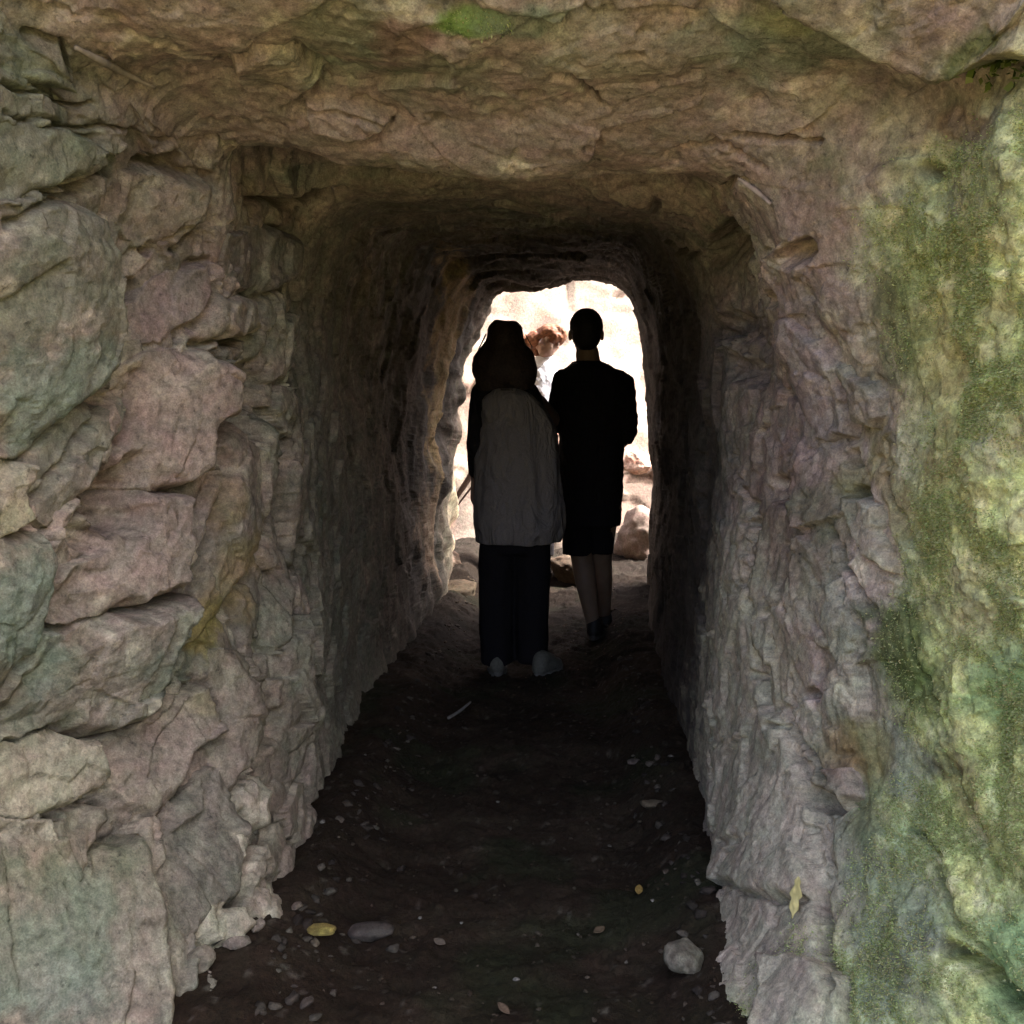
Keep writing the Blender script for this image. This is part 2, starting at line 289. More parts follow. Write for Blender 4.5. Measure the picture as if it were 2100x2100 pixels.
for a in [([(214,610),(190,730),(150,800),(112,872),(60,940)],9,.045), ([(470,625),(457,700),(452,780),(408,826),(402,920),(378,1000),(352,1110),(318,1240),(296,1330)],11,.055), ([(532,790),(530,920),(502,1010),(472,1090),(440,1165)],9,.035), ([(512,1340),(492,1425),(468,1490)],8,.03), ([(232,700),(215,800),(160,960),(108,1010)],8,.035), ([(-40,168),(60,182),(150,185)],5,.05), ([(-40,226),(150,230),(230,232)],4,.03), ([(-40,420),(60,372),(180,322)],7,.05), ([(470,374),(560,380),(640,368)],8,.07),
          ([(330,650),(430,640),(470,625)],8,.06), ([(560,190),(640,195),(725,240)],6,.035), ([(600,155),(560,190),(540,210)],6,.02), ([(230,235),(300,255),(420,275)],5,.02),
          ([(1040,110),(1100,130),(1150,175)],7,.03), ([(1400,240),(1480,248),(1560,255)],6,.03), ([(1290,265),(1380,262),(1450,300)],6,.02), ([(1440,700),(1480,760),(1500,800)],6,.025),
          ([(1560,1000),(1600,1080),(1640,1180)],8,.03), ([(1470,1330),(1530,1420),(1560,1470)],8,.05), ([(1660,900),(1720,1030),(1760,1120),(1780,1180)],8,.03), ([(1700,1560),(1760,1620)],6,.05),
          ([(1530,1560),(1528,1700),(1545,1800),(1570,1860)],9,.04), ([(1350,1665),(1440,1695),(1500,1700)],4,.012), ([(1790,1790),(1860,1835),(1900,1880)],20,.09), ([(1480,1480),(1520,1400)],4,.01),
          ([(1760,1350),(1790,1450),(1830,1550),(1880,1650)],8,.03), ([(1740,1640),(1810,1740),(1880,1820)],8,.03), ([(1700,1150),(1760,1280),(1800,1380)],7,.022), ([(1380,860),(1400,980),(1380,1100)],6,.02)]: crack(a[0], a[1] * .8, a[2] * 1.4)
for a in [(300,298,40,20,.10), (262,305,25,12,.05), (160,560,30,28,.04), (225,545,30,25,.04), (265,470,20,14,.03), (1390,620,30,35,.05), (1400,700,25,30,.03), (1525,468,38,26,.06), (1400,340,28,12,.03), (1238,390,16,20,.02), (1545,1505,34,22,.07),
          (1605,935,26,14,.05), (1590,870,14,20,.03), (1398,1590,22,12,.02), (1420,1270,18,9,.03), (1530,1310,24,14,.05), (1460,1365,14,8,.03), (1400,985,14,8,.02), (1440,1160,14,14,.03), (1760,320,30,20,.04), (1270,470,60,18,.04), (1380,455,40,45,.05),
          (1460,920,18,30,.03), (1000,150,30,12,.03), (820,230,26,12,.02), (1470,560,20,20,.02), (1360,480,22,22,.03), (205,945,48,70,.14), (228,890,25,40,.06), (150,1010,30,30,.03), (465,800,20,50,.07), (480,730,20,60,.05)]: hole(*a[:4], a[4] * 1.5)

# colours (albedo)
C = dict(tan=(.250,.203,.152), grey=(.172,.155,.120), pink=(.285,.215,.190), green=(.175,.178,.125), teal=(.18,.215,.165), ochre=(.27,.195,.08), cream=(.39,.345,.25), brown=(.15,.105,.075),
         mossl=(.335,.355,.135), mossd=(.085,.115,.03), dark=(.075,.062,.048), yel=(.24,.20,.07), white=(.42,.40,.34), purple=(.16,.135,.13), rust=(.22,.12,.06))
C = {k: np.array(v) for k, v in C.items()}
def mixc(a, b, t): return a * (1 - t[..., None]) + b * t[..., None]
n1 = F_(fbm(Pf, 2.3, 4, 201)); n2 = F_(fbm(Pf, 7, 5, 211, gain=.6)); n3 = F_(fbm(Pf, 30, 4, 221, gain=.65)); n4 = F_(fbm(Pf + 9, 4.1, 4, 231)); n5 = F_(fbm(Pf + 3, 13, 4, 241))
n6 = F_(fbm(Pf + 5, 70, 2, 251))
colA = np.zeros((NV, NU, 3)) + C['tan']
colA = mixc(colA, C['grey'], smooth(-.15, .3, n1 + n2 * .5) * .8)
colA = mixc(colA, C['green'], smooth(0, .35, n4 + n2 * .4) * (.5 * wL + .25 * wT + .15 * wJ + .1 * wI))
pinkw = wT * .95 + wJ * .95 + wL * .25 + wI * .1
colA = mixc(colA, C['pink'], smooth(-.25, .25, -n4 + n5 * .4) * pinkw)
colA = mixc(colA, C['cream'], smooth(.18, .5, n5 + n3 * .5) * .4)
colA = mixc(colA, C['brown'], smooth(.15, .45, n2 - n1 * .4) * (.5 - .2 * wM))
colA = mixc(colA, C['green'] * .8, smooth(-.1, .4, n4) * .25 * wI)
colA = mixc(colA, C['purple'], wI * smooth(8, 11, UI) * .6)
# mossy outer wall on the right and over the top right
mossn = smooth(-.35, .15, n2 * .8 + n3 * .5 + n1 * .3)
wMo = wM * smooth(9.0, 9.9, UI)
colA = mixc(colA, C['mossl'], wMo * (.55 + .35 * mossn))
colA = mixc(colA, C['mossd'], wMo * smooth(.05, .5, n5 + n4 * .6) * .45)
colA = mixc(colA, C['cream'], wMo * smooth(.12, .45, n3 + n2 * .3) * .42)
colA = mixc(colA, C['teal'], wMo * smooth(.15, .45, -n4 + n5 * .3) * .5)
colA = mixc(colA, C['rust'] * 1.1, wMo * smooth(.3, .55, -n1 + n5 * .4) * .5)
mossm = wMo * smooth(-.9, .1, n2 + n5 * .6)
colA *= (1 + .42 * n3 + .26 * n6 + .3 * n5)[..., None]
colA *= (1.02 + .24 * wR + .16 * wT + .48 * wMo)[..., None]  # right wall, lintel and moss lifted: stronger light put into their colour
colA *= (1 + .22 * (F_(ra) - .5) + .25 * (F_(rb) - .5) * wL)[..., None]
shaded = smooth(7.25, 8.5, VI - .55 * (1 - smooth(6, 9.5, UI))) * (1 - smooth(9.5, 10.15, VI + n2 * .25) * (1 - smooth(4.6, 6.5, UI)))
colA *= (1 - .78 * shaded * (1 - smooth(10.3, 11, VI)))[..., None]  # tunnel interior darkened: its shade is put into the rock colour
colA *= (1 + .7 * smooth(9.8, 10.4, VI) * (1 - smooth(10.8, 11.1, VI)) * (1 - smooth(5, 7, UI)))[..., None]  # left wall brightened at the exit: light from the opening put into colour
def patch(x, y, rx, ry, col, s=.8, ang=0, sharp=.35, moss=0):
    global mossm
    q = window([(x - 2.2 * max(rx, ry), y - 2.2 * max(rx, ry)), (x + 2.2 * max(rx, ry), y + 2.2 * max(rx, ry))], 5, 9.5)
    if q is None: return
    r, c, m = q; ca, sa = math.cos(math.radians(ang)), math.sin(math.radians(ang))
    dx = PX[r, c] - x; dy = PY[r, c] - y; d = np.hypot((dx * ca + dy * sa) / rx, (-dx * sa + dy * ca) / ry)
    t = smooth(1 + sharp, 1 - sharp, d + n2[r, c] * .5 + n5[r, c] * .5 + n3[r, c] * .35) * s * m[r, c]
    colA[r, c] = mixc(colA[r, c], C[col] if isinstance(col, str) else np.array(col), t)
    if moss: mossm[r, c] = np.maximum(mossm[r, c], t * moss)
# x, y, rx, ry, colour
for a in [(60,760,100,100,'teal',.7), (90,500,110,130,'green',.5), (30,1150,70,130,'teal',.7), (60,270,130,60,'green',.7), (60,130,110,70,'green',.6), (130,1650,130,90,'mossd',.35), (90,1800,130,140,'teal',.75), (220,1750,90,160,'green',.5), (250,1800,60,130,(.23,.18,.14),.5),
          (300,1250,90,50,'teal',.35), (430,1100,50,120,'ochre',.6,20), (385,1180,40,50,'yel',.8,10), (370,1330,28,26,'yel',.7), (20,975,30,40,'yel',.6), (400,950,25,60,'ochre',.5), (300,840,110,140,(.27,.20,.16),.75), (280,1080,110,60,(.26,.195,.155),.65), (430,430,50,170,'pink',.7,15), (340,600,120,60,'pink',.6),
          (200,945,45,65,(.10,.07,.045),.7), (330,1400,80,60,'pink',.5), (60,1700,110,140,'green',.6), (120,1450,80,60,'cream',.45), (90,1500,40,30,'cream',.6), (470,1330,50,90,'tan',.7), (560,330,60,25,'teal',.5), (700,330,70,25,'green',.6), (450,390,35,50,'yel',.3),  # brown pocket at the left, with the recess shade put into its colour
          (820,150,90,70,'green',.7), (650,60,90,60,'green',.4), (640,150,60,40,'teal',.45), (520,240,60,20,'cream',.4), (770,60,60,50,(.19,.095,.085),.5), (280,160,60,60,'brown',.3), (900,20,70,22,(.17,.27,.06),.9,0,.35,1), (1000,20,90,40,'teal',.7),(1090,60,60,60,'cream',.4),
          (1250,90,60,80,'ochre',.35), (1180,120,50,50,'cream',.5), (1390,90,110,70,'teal',.75), (1340,140,90,40,'green',.7), (1560,90,90,50,'green',.8), (1650,170,120,40,'dark',.45,25), (1560,170,80,40,'cream',.5), (1700,230,60,50,'cream',.4), (1830,240,60,30,'rust',.7), (1870,330,90,120,'grey',.5),
          (1500,40,90,30,'mossl',.4), (1620,50,80,40,'cream',.5), (1870,60,80,60,'mossd',.8,0,.35,1), (1300,290,240,40,'pink',.6), (1150,230,420,90,(.31,.235,.21),.75), (1250,120,200,90,(.30,.235,.205),.45), (700,220,330,70,(.285,.22,.195),.7), (350,180,200,80,(.25,.20,.175),.5), (1540,420,130,150,(.33,.255,.215),.55), (1500,800,90,260,(.30,.215,.185),.5), (1250,170,120,60,'pink',.5), (1000,260,180,50,'pink',.6), (820,265,180,30,'pink',.7), (560,230,120,25,'pink',.35),
          (1410,90,40,20,'teal',.5),(1540,280,50,30,'green',.4), (1570,330,40,40,'mossd',.4), (1500,400,90,60,'pink',.6), (1590,420,50,60,'rust',.25), (1550,560,90,70,'pink',.55), (1790,600,80,120,(.38,.33,.13),.55), (1820,950,70,120,(.36,.33,.15),.5), (1850,450,70,60,(.38,.31,.14),.5), (1760,410,60,60,'teal',.4), (1700,600,50,120,'mossd',.55,0,.35,1),
          (1680,920,30,150,'yel',.55,-18), (1780,1050,20,160,'yel',.6,-25), (1700,1220,60,110,'mossd',.8,0,.35,1), (1740,1300,50,60,'mossd',.6,0,.35,1), (1890,1290,55,70,(.21,.31,.13),.8,0,.35,1), (1915,1860,60,180,(.20,.30,.13),.8,0,.35,1), (1910,1620,60,90,'mossl',.6,0,.35,1),
          (1700,1450,40,120,(.24,.25,.205),.6,-15), (1660,1700,110,160,(.225,.235,.175),.75,-15), (1700,1850,90,110,(.19,.20,.15),.6,-10), (1600,1480,50,110,'mossd',.5,-15), (1620,1420,40,60,'yel',.5), (1830,1520,40,90,'rust',.4,-25), (1780,1430,40,40,'dark',.4),
          (1860,1150,80,110,'cream',.35), (1800,860,60,50,'rust',.3), (1900,800,50,80,'cream',.4), (1550,1100,60,90,'green',.4), (1490,860,60,120,'pink',.6), (1480,1000,70,120,'brown',.5), (1560,950,60,60,'purple',.3), (1410,650,60,80,'purple',.7), (1450,760,50,50,(.27,.21,.19),.6),
          (1530,640,60,90,(.27,.21,.20),.7), (1540,790,50,70,(.22,.185,.175),.7), (1560,680,20,60,(.28,.24,.24),.5), (1370,1250,40,200,'cream',.4), (1430,1500,80,170,'cream',.5), (1480,1560,40,70,'cream',.5), (1500,1250,70,60,'brown',.5), (1490,1180,70,50,'pink',.4),
          (1480,1230,60,50,(.2,.12,.09),.4), (1360,1500,30,40,'white',.3), (1580,1430,30,50,'rust',.5), (1430,1450,110,330,(.40,.345,.255),.75), (1450,1750,110,200,(.37,.315,.235),.75), (1390,1200,50,200,(.40,.35,.265),.6), (1480,1740,110,80,'tan',.4), (1500,1850,70,90,(.24,.20,.165),.7), (1560,960,50,50,'mossd',.3), (1600,900,40,40,'yel',.4),
          (1400,440,60,60,'grey',.6), (1430,480,30,30,'cream',.4), (1240,390,200,30,'pink',.5), (820,350,200,40,'tan',.7), (1050,350,160,40,(.30,.235,.20),.7), (560,480,90,50,(.22,.20,.16),.6), (500,600,70,60,'green',.5), (860,560,30,80,(.30,.22,.10),.7), (845,750,30,250,(.34,.24,.11),.9), (820,1000,30,80,(.28,.2,.13),.7),  # ceiling step face and left exit strip: light put into the colour
          (620,900,90,500,'grey',.35), (640,1250,80,300,'green',.35), (560,1480,60,220,'tan',.5)]: patch(*a)

# ---- slabs: proud plates that are pieces of their own
slab_defs = [  # polygon, thickness, edge width, tilt(dx,dy), colour, label
 ([(-60,385),(60,378),(120,368),(190,382),(210,470),(215,600),(215,690),(185,740),(140,800),(112,862),(60,858),(-60,862)], .060, 22, (.02,-.01), None, 'large pale green-grey slab with teal lichen'),
 ([(-60,866),(70,872),(60,930),(72,985),(10,1025),(-60,1050)], .050, 16, (.01,.0), 'cream', 'cream block with an ochre stain'),
 ([(222,742),(228,775),(205,850),(158,950),(105,992),(64,930),(84,872),(150,775)], .030, 14, (-.02,0), 'grey', None),
 ([(-60,1050),(20,1030),(92,1003),(104,1060),(92,1140),(86,1185),(60,1262),(25,1318),(-60,1330)], .045, 18, (0,0), None, 'teal lichen-covered slab'),
 ([(238,702),(300,664),(395,656),(452,690),(452,780),(412,802),(402,885),(376,930),(300,922),(240,905),(218,868),(228,780)], .070, 20, (.03,0), (.27,.20,.165), 'brown-pink squared block'),
 ([(232,935),(300,925),(372,935),(366,1020),(350,1105),(230,1145),(105,1162),(96,1130),(140,1088),(215,1040),(252,985)], .055, 14, (.02,.01), (.26,.195,.16), 'wrinkled pinkish block'),
 ([(436,832),(470,805),(522,792),(530,840),(525,920),(500,1000),(472,1080),(440,1150),(402,1180),(345,1228),(348,1150),(368,1095),(382,1000),(404,918)], .035, 14, (0,-.01), None, 'tan slab stained ochre at its foot'),
 ([(355,1115),(340,1170),(322,1230),(302,1320),(268,1370),(200,1392),(150,1372),(60,1382),(-60,1400),(-60,1335),(30,1318),(84,1250),(96,1200),(200,1160)], .065, 12, (.02,0), None, 'broad flat slab with a sharp right edge'),
 ([(190,1385),(202,1470),(150,1512),(62,1532),(-60,1545),(-60,1405),(100,1388)], .045, 16, (0,0), 'cream', None),
 ([(300,1312),(400,1282),(406,1332),(424,1382),(372,1420),(332,1490),(308,1540),(250,1512),(208,1470),(206,1392),(282,1362)], .050, 14, (.01,.01), 'tan', None),
 ([(432,1228),(470,1232),(500,1310),(512,1342),(492,1420),(466,1480),(440,1508),(428,1420),(408,1370),(410,1290)], .035, 12, (0,0), 'tan', 'smooth tan slab with a pointed right edge'),
 ([(200,1512),(212,1545),(172,1620),(142,1665),(122,1560),(160,1500)], .040, 12, (0,0), 'tan', None),
 ([(-60,1550),(110,1538),(148,1660),(200,1600),(272,1562),(290,1640),(310,1720),(330,1850),(330,2000),(-60,2000)], .055, 22, (0,0), None, 'wide mossy lower slab'),
 ([(272,1558),(312,1530),(318,1600),(302,1662),(280,1620)], .050, 10, (0,0), 'tan', None),
 ([(325,1500),(432,1442),(442,1530),(470,1562),(450,1680),(420,1712),(372,1760),(332,1740),(305,1668),(320,1580)], .035, 14, (0,0), 'grey', None),
 ([(430,1510),(468,1528),(476,1572),(460,1640),(440,1612),(424,1560)], .045, 10, (0,0), 'cream', 'small pale wedge'),
 ([(520,1470),(526,1500),(516,1550),(490,1562),(470,1520),(490,1480)], .040, 10, (0,0), 'cream', None),
 ([(416,1702),(458,1692),(480,1738),(466,1775),(432,1765),(414,1735)], .050, 12, (0,0), 'cream', 'rounded pale stone wedged in the wall'),
 ([(376,1745),(388,1800),(370,1868),(342,1905),(338,1850),(352,1790)], .045, 12, (0,0), 'grey', None),
 ([(412,1820),(416,1860),(386,1922),(352,1932),(378,1868)], .055, 12, (0,0), 'tan', None),
 ([(492,1640),(520,1660),(540,1740),(520,1790),(490,1760),(470,1700)], .030, 12, (0,0), 'tan', None),
 ([(430,452),(500,430),(560,438),(578,470),(548,530),(492,560),(450,548),(424,500)], .050, 18, (0,0), 'grey', 'rounded knob under the lintel corner'),
 ([(405,565),(450,560),(492,562),(492,618),(440,640),(420,655),(335,662),(360,610)], .045, 16, (0,0), 'tan', None),
 ([(-60,238),(60,236),(148,240),(200,262),(170,322),(60,372),(-60,410)], .040, 14, (0,0), 'green', None),
 ([(-60,90),(60,70),(148,86),(152,178),(60,176),(-60,164)], .040, 14, (0,0), 'green', None),
 ([(320,520),(400,500),(420,560),(380,600),(300,640),(240,640),(250,570)], .030, 16, (0,0), 'pink', None),
 ([(240,330),(330,318),(400,340),(395,420),(340,480),(260,470),(215,420)], .035, 18, (0,0), 'tan', None),
 ([(500,1790),(480,1830),(505,1870),(520,1830)], .04, 10, (0,0), 'tan', None),
 ([(540,1560),(560,1600),(556,1660),(530,1640),(520,1590)], .03, 10, (0,0), 'tan', None),
 ([(575,1480),(600,1540),(590,1620),(565,1590),(556,1520)], .025, 10, (0,0), 'tan', None),
 ([(600,1620),(616,1670),(600,1710),(575,1690),(580,1640)], .035, 10, (0,0), 'grey', None),
 ([(540,1690),(566,1730),(560,1790),(528,1800),(520,1740)], .035, 10, (0,0), 'grey', None),
]
slab_defs_R = [
 ([(1465,608),(1500,598),(1545,640),(1572,740),(1576,830),(1525,835),(1492,762),(1466,680)], .028, 14, (0,0), (.26,.205,.19), 'pale mauve flake'),
 ([(1582,688),(1640,722),(1656,780),(1636,806),(1600,798),(1584,745)], .026, 10, (0,0), (.27,.23,.19), None),
 ([(1352,1170),(1392,1090),(1412,1240),(1440,1330),(1482,1392),(1512,1470),(1532,1540),(1534,1640),(1512,1700),(1430,1690),(1352,1662),(1346,1500),(1340,1300)], .030, 18, (0,0), (.42,.365,.275), 'smooth pale buff slab at the corner of the passage'),
 ([(1418,1782),(1500,1792),(1568,1830),(1590,1990),(1430,1990)], .035, 16, (0,0), (.36,.30,.23), 'brownish flat slab low on the wall'),
 ([(1572,950),(1610,930),(1650,960),(1672,1080),(1640,1060),(1600,1010)], .028, 10, (0,0), (.28,.26,.19), None),
 ([(1570,1080),(1600,1200),(1600,1290),(1575,1270),(1550,1180)], .022, 10, (0,0), (.28,.26,.2), None),
 ([(1535,1440),(1590,1440),(1600,1500),(1568,1520)], .03, 10, (0,0), (.26,.2,.17), None),
]
slab_defs_T = [
 ([(1290,-70),(1380,8),(1450,28),(1560,72),(1650,112),(1760,146),(1850,172),(1990,190),(2020,-70)], .085, 18, (0,0), None, 'thick overhanging shelf with small leaves'),
 ([(430,110),(560,100),(600,150),(545,195),(470,180)], .022, 16, (0,0), None, None),
 ([(560,195),(650,198),(730,245),(700,282),(600,262)], .024, 10, (0,0), 'pink', None),
 ([(790,-70),(850,-10),(900,25),(960,40),(1060,60),(1110,20),(1120,-70)], .030, 20, (0,0), None, 'bright green mossy ledge'),
]
def shift_for(pts, T):
    cx = np.mean([np.clip(p[0], 0, 1932) for p in pts]); cy = np.mean([np.clip(p[1], 0, 1932) for p in pts])
    d = (PX - cx) ** 2 + (PY - cy) ** 2 + (~front) * 1e9; k = np.unravel_index(np.argmin(d), d.shape)
    x1, y1 = project((B[k] + Nn[k] * (T + outf[k] * lowd[k]))[None]); return float(np.clip(x1[0] - PX[k], -60, 60)), float(np.clip(y1[0] - PY[k], -60, 60))
slab_objs = []
cover = np.zeros((NV, NU))
slab_prep = []
for side, defs in (('L', slab_defs), ('R', slab_defs_R), ('T', slab_defs_T)):
    for k, (pts, T, wd, tilt, col, lab) in enumerate(defs):
        T = T * (.95 if side == 'L' else 1.0); wd = wd * .5
        sx, sy = shift_for(pts, T * .8); q = [(a - sx, b - sy) for a, b in pts]
        win = window(q, 40)
        if win is None: continue
        r, c, m = win; X_, Y_ = PXw[r, c], PYw[r, c]
        sdv = seg_dist(X_, Y_, q, True) * np.where(inside(X_, Y_, q), 1, -1); sdv[~m[r, c]] = -99
        slab_prep.append((side, k, r, c, sdv, T, wd, tilt, col, lab, q))
        cover[r, c] = np.maximum(cover[r, c], smooth(2, 14, sdv))
        cxx = np.mean([p[0] for p in q]); cyy = np.mean([p[1] for p in q]); cdd = ((PX[r, c] - cxx) * .99 + (PY[r, c] - cyy) * .12) / (np.hypot(PX[r, c] - cxx, PY[r, c] - cyy) + 1)
        feat[r, c] -= (.045 if side == 'L' else .015) * np.exp(-((sdv + 5) / 9.0) ** 2) * smooth(.1, .6, cdd) * (sdv > -90)
disp = outf * (lowd + (rough_) * (1 - .85 * cover) + feat * (1 - .5 * cover)) - .012 * cover
V = B + Nn * disp[..., None]
PXD, PYD = project(V.reshape(-1, 3)); PXD = PXD.reshape(NV, NU); PYD = PYD.reshape(NV, NU)

def grid_faces(idx, ok):
    a, b, c, d = idx[:-1, :-1], idx[:-1, 1:], idx[1:, 1:], idx[1:, :-1]
    m = ok[:-1, :-1] & ok[:-1, 1:] & ok[1:, 1:] & ok[1:, :-1]
    return np.stack([a[m], d[m], c[m], b[m]], 1)
def grid_obj(name, c0, c1, mat, **kw):
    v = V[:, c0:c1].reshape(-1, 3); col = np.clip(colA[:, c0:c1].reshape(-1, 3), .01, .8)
    idx = np.arange(v.shape[0]).reshape(NV, c1 - c0)
    return mesh_np(name, v, grid_faces(idx, np.ones(idx.shape, bool)), mat, colors=col, **kw)
cA = int(np.searchsorted(tu, TU[5])); cB = int(np.searchsorted(tu, TU[9]))
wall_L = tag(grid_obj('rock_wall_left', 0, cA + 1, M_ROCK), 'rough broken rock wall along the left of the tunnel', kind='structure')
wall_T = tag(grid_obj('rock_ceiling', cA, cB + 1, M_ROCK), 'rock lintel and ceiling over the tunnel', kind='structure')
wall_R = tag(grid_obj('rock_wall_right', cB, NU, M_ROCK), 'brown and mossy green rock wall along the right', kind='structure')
parents = {'L': wall_L, 'T': wall_T, 'R': wall_R}
for side, k, r, c, sdv, T, wd, tilt, col, lab, q in slab_prep:
    ok = sdv > -12
    if ok.sum() < 40: continue
    Bs = B[r, c]; Ns = Nn[r, c]; pf_ = Bs.reshape(-1, 3); sh = sdv.shape
    wv = wd * (1 + .5 * fbm(pf_, 14, 2, 300 + k)).reshape(sh)
    cx = np.mean([p[0] for p in q]); cy = np.mean([p[1] for p in q])
    if side == 'L':                                               # bedding dips left: slabs stand proud at the right and fade into the wall at the upper left
        ang_ = np.hypot(PX[r, c] - cx, PY[r, c] - cy) + 1; cd = ((PX[r, c] - cx) * .99 + (PY[r, c] - cy) * .12) / ang_
        sf = smooth(.45, -.25, cd); wv = wv * (1 + 7 * sf)
        prof = .62 * sf + (1 - .62 * sf) * np.clip(sdv / wv, 0, 1) ** (.34 + .6 * sf)
    else: prof = np.clip(sdv / wv, 0, 1) ** .5
    tl = (tilt[0] + (.022 if side == 'L' else 0)) * (PX[r, c] - cx) / 120 + tilt[1] * (PY[r, c] - cy) / 120
    p1, e1, r1_ = plates(rot(pf_, 'Y', -32) + 3 + k, (8, 8, 4), 400 + k); p2, e2, r2_ = plates(pf_ + k, (26, 26, 18), 430 + k)
    sn = (fbm(pf_, 11, 4, 320 + k) * .008 + fbm(pf_, 45, 3, 350 + k, gain=.6) * .0035 + p1 * .014 + p2 * .003 - .003 * np.exp(-e1 * 22)).reshape(sh)
    h = outf[r, c] * lowd[r, c] + np.where(sdv < -5, -.02, -.012 + (T + .012) * prof + (sn + tl) * np.clip(sdv / 20, 0, 1)) + feat[r, c] * .6
    vv = Bs + Ns * h[..., None]
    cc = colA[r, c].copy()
    if col is not None:
        base = C[col] if isinstance(col, str) else np.array(col)
        cc = mixc(cc, base * (1 + .25 * n5[r, c] + .25 * n3[r, c])[..., None], np.full(sh, .6))
    cc = cc * (random.uniform(.9, 1.15))
    edge = smooth(wd * 1.6, 0, sdv) * smooth(-.1, .3, n5[r, c]); cc = mixc(cc, C['cream'], edge * .35)
    idx = -np.ones(sh, int); idx[ok] = np.arange(ok.sum())
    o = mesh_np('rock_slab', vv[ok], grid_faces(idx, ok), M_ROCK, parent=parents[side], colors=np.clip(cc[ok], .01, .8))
    if lab: o['label'] = lab
    slab_objs.append(o)

# ------------------------------------------------------------------ pick a point on the built wall
fr_idx = np.where((front & (VI < 7.9)).ravel())[0]
def on_wall(px, py, vmax=11):
    d = (PXD - px) ** 2 + (PYD - py) ** 2 + ((VI < 2.2) | (VI > vmax)) * 1e9 + V[..., 1] * 2
    k = np.unravel_index(np.argmin(d), d.shape); return V[k].copy(), Nn[k].copy()

# ------------------------------------------------------------------ ground
gx = np.concatenate([[-40, -20, -10, -6, -4, -2.6, -1.8, -1.4], np.linspace(-1.15, 1.2, 300), [1.5, 2, 3, 4, 6, 10, 20, 40]])
gy = np.concatenate([[-40, -20, -10, -5, -2, -.5, .3, .9], 1.3 * (9.0 / 1.3) ** np.linspace(0, 1, 520), [9.5, 10.5, 12, 15, 20, 40]])
GX, GY = np.meshgrid(gx, gy); GP = np.stack([GX, GY, GX * 0], -1).reshape(-1, 3)
def ground_z(P_):
    x, y = P_[:, 0], P_[:, 1]
    z = fbm(P_, 2.2, 3, 501) * .03 + fbm(P_, 9, 4, 511) * .018 + fbm(P_, 42, 4, 521, gain=.6) * .009
    g, e, r_ = plates(P_ * [1, 1, 0] + .5, (26, 26, 1), 531); z += np.where(r_ > .72, np.clip(.35 - (e * 0), 0, 1) * np.exp(-((1 - np.clip(e * 3, 0, 1))) ** 2 * 3) * .012, 0)
    z += smooth(.22, .0, np.minimum(x + .64, .38 - x)) * .10 * smooth(1.5, 2.4, y) + plates(P_ * [1, 1, 0] + 2.5, (9, 9, 1), 571)[0] * .008
    z += smooth(6.3, 8.2, y) * .10
    return z
gz = ground_z(GP); gz *= np.where((GP[:, 1] > 11) | (np.abs(GP[:, 0]) > 2.4), 0, 1)
GP[:, 2] = gz
ga = fbm(GP, 5, 4, 541); gb = fbm(GP, 45, 3, 551)
gc = mixc(np.zeros((len(GP), 3)) + np.array([.026, .017, .010]), np.array([.042, .029, .018]), smooth(-.1, .4, ga))
gc = mixc(gc, np.array([.13, .11, .085]), smooth(.42, .62, gb) * .55)
gc = mixc(gc, np.array([.022, .030, .012]), smooth(.1, .4, fbm(GP, 3, 3, 561)) * .5)
gc *= (1 - .6 * smooth(4.2, 5.6, GP[:, 1]))[:, None]  # floor darkens inwards: tunnel shade put into the soil colour
gc = mixc(gc, np.array([.17, .155, .085]), smooth(1.2, .2, GP[:, 1]))  # unseen ground behind the camera, lightened to bounce light inwards
gc = mixc(gc, np.array([.012, .009, .006]), smooth(7.2, 8.3, GP[:, 1]) * .9 * (GP[:, 1] < 15))  # floor near and past the exit: shade put into the colour
idx = np.arange(len(GP)).reshape(len(gy), len(gx))
ff = np.stack([idx[:-1, :-1], idx[:-1, 1:], idx[1:, 1:], idx[1:, :-1]], -1).reshape(-1, 4)
ground = tag(mesh_np('ground', GP, ff, M_SOIL, colors=gc), 'dark damp wet earth floor of the tunnel', kind='structure')
def gz_at(x, y): return float(ground_z(np.array([[x, y, 0.]]))[0])

# ------------------------------------------------------------------ sunlit rock beyond the exit
fy, fz = np.linspace(0, 1, 260), np.linspace(-1, 1, 300)
S, XX = np.meshgrid(fy, fz, indexing='ij')
bx = XX * 4.5
by = 8.35 + S * 3.0 + np.where(bx > 0, .42, .25) * bx
bz = -.15 + 5.2 * smooth(0, 1.05, S) ** .8 + S * .8
FB = np.stack([bx, by, bz], -1); fu = np.gradient(FB, axis=1); fv = np.gradient(FB, axis=0); fn = np.cross(fu, fv); fn /= np.linalg.norm(fn, axis=2, keepdims=True)
if fn[100, 150, 1] > 0: fn = -fn
fp = FB.reshape(-1, 3); q1, qe, qr = plates(rot(fp + fbm(fp, 2, 3, 611)[:, None] * .2, 'X', 20), (1.6, 1.6, 2.4), 601); q2, qe2, qr2 = plates(fp, (4.5, 4.5, 7), 621)
fd = (q1 * .045 + q2 * .006 + fbm(fp, 2.4, 4, 631, gain=.4) * .04).reshape(S.shape)
FV = FB + fn * fd[..., None]
fc = np.zeros((fp.shape[0], 3)) + np.array([.25, .205, .175]); fc = mixc(fc, np.array([.23, .165, .135]), smooth(-.1, .4, fbm(fp, 2.2, 4, 641))); fc *= (1 - .55 * smooth(1.35, .2, fp[:, 2] + .3 * fbm(fp, 2, 3, 655)) - .35 * smooth(1.9, 2.3, fp[:, 2] + .3 * fbm(fp, 2, 3, 657)))[:, None] * (1 + .35 * fbm(fp, 7, 5, 659)[:, None])
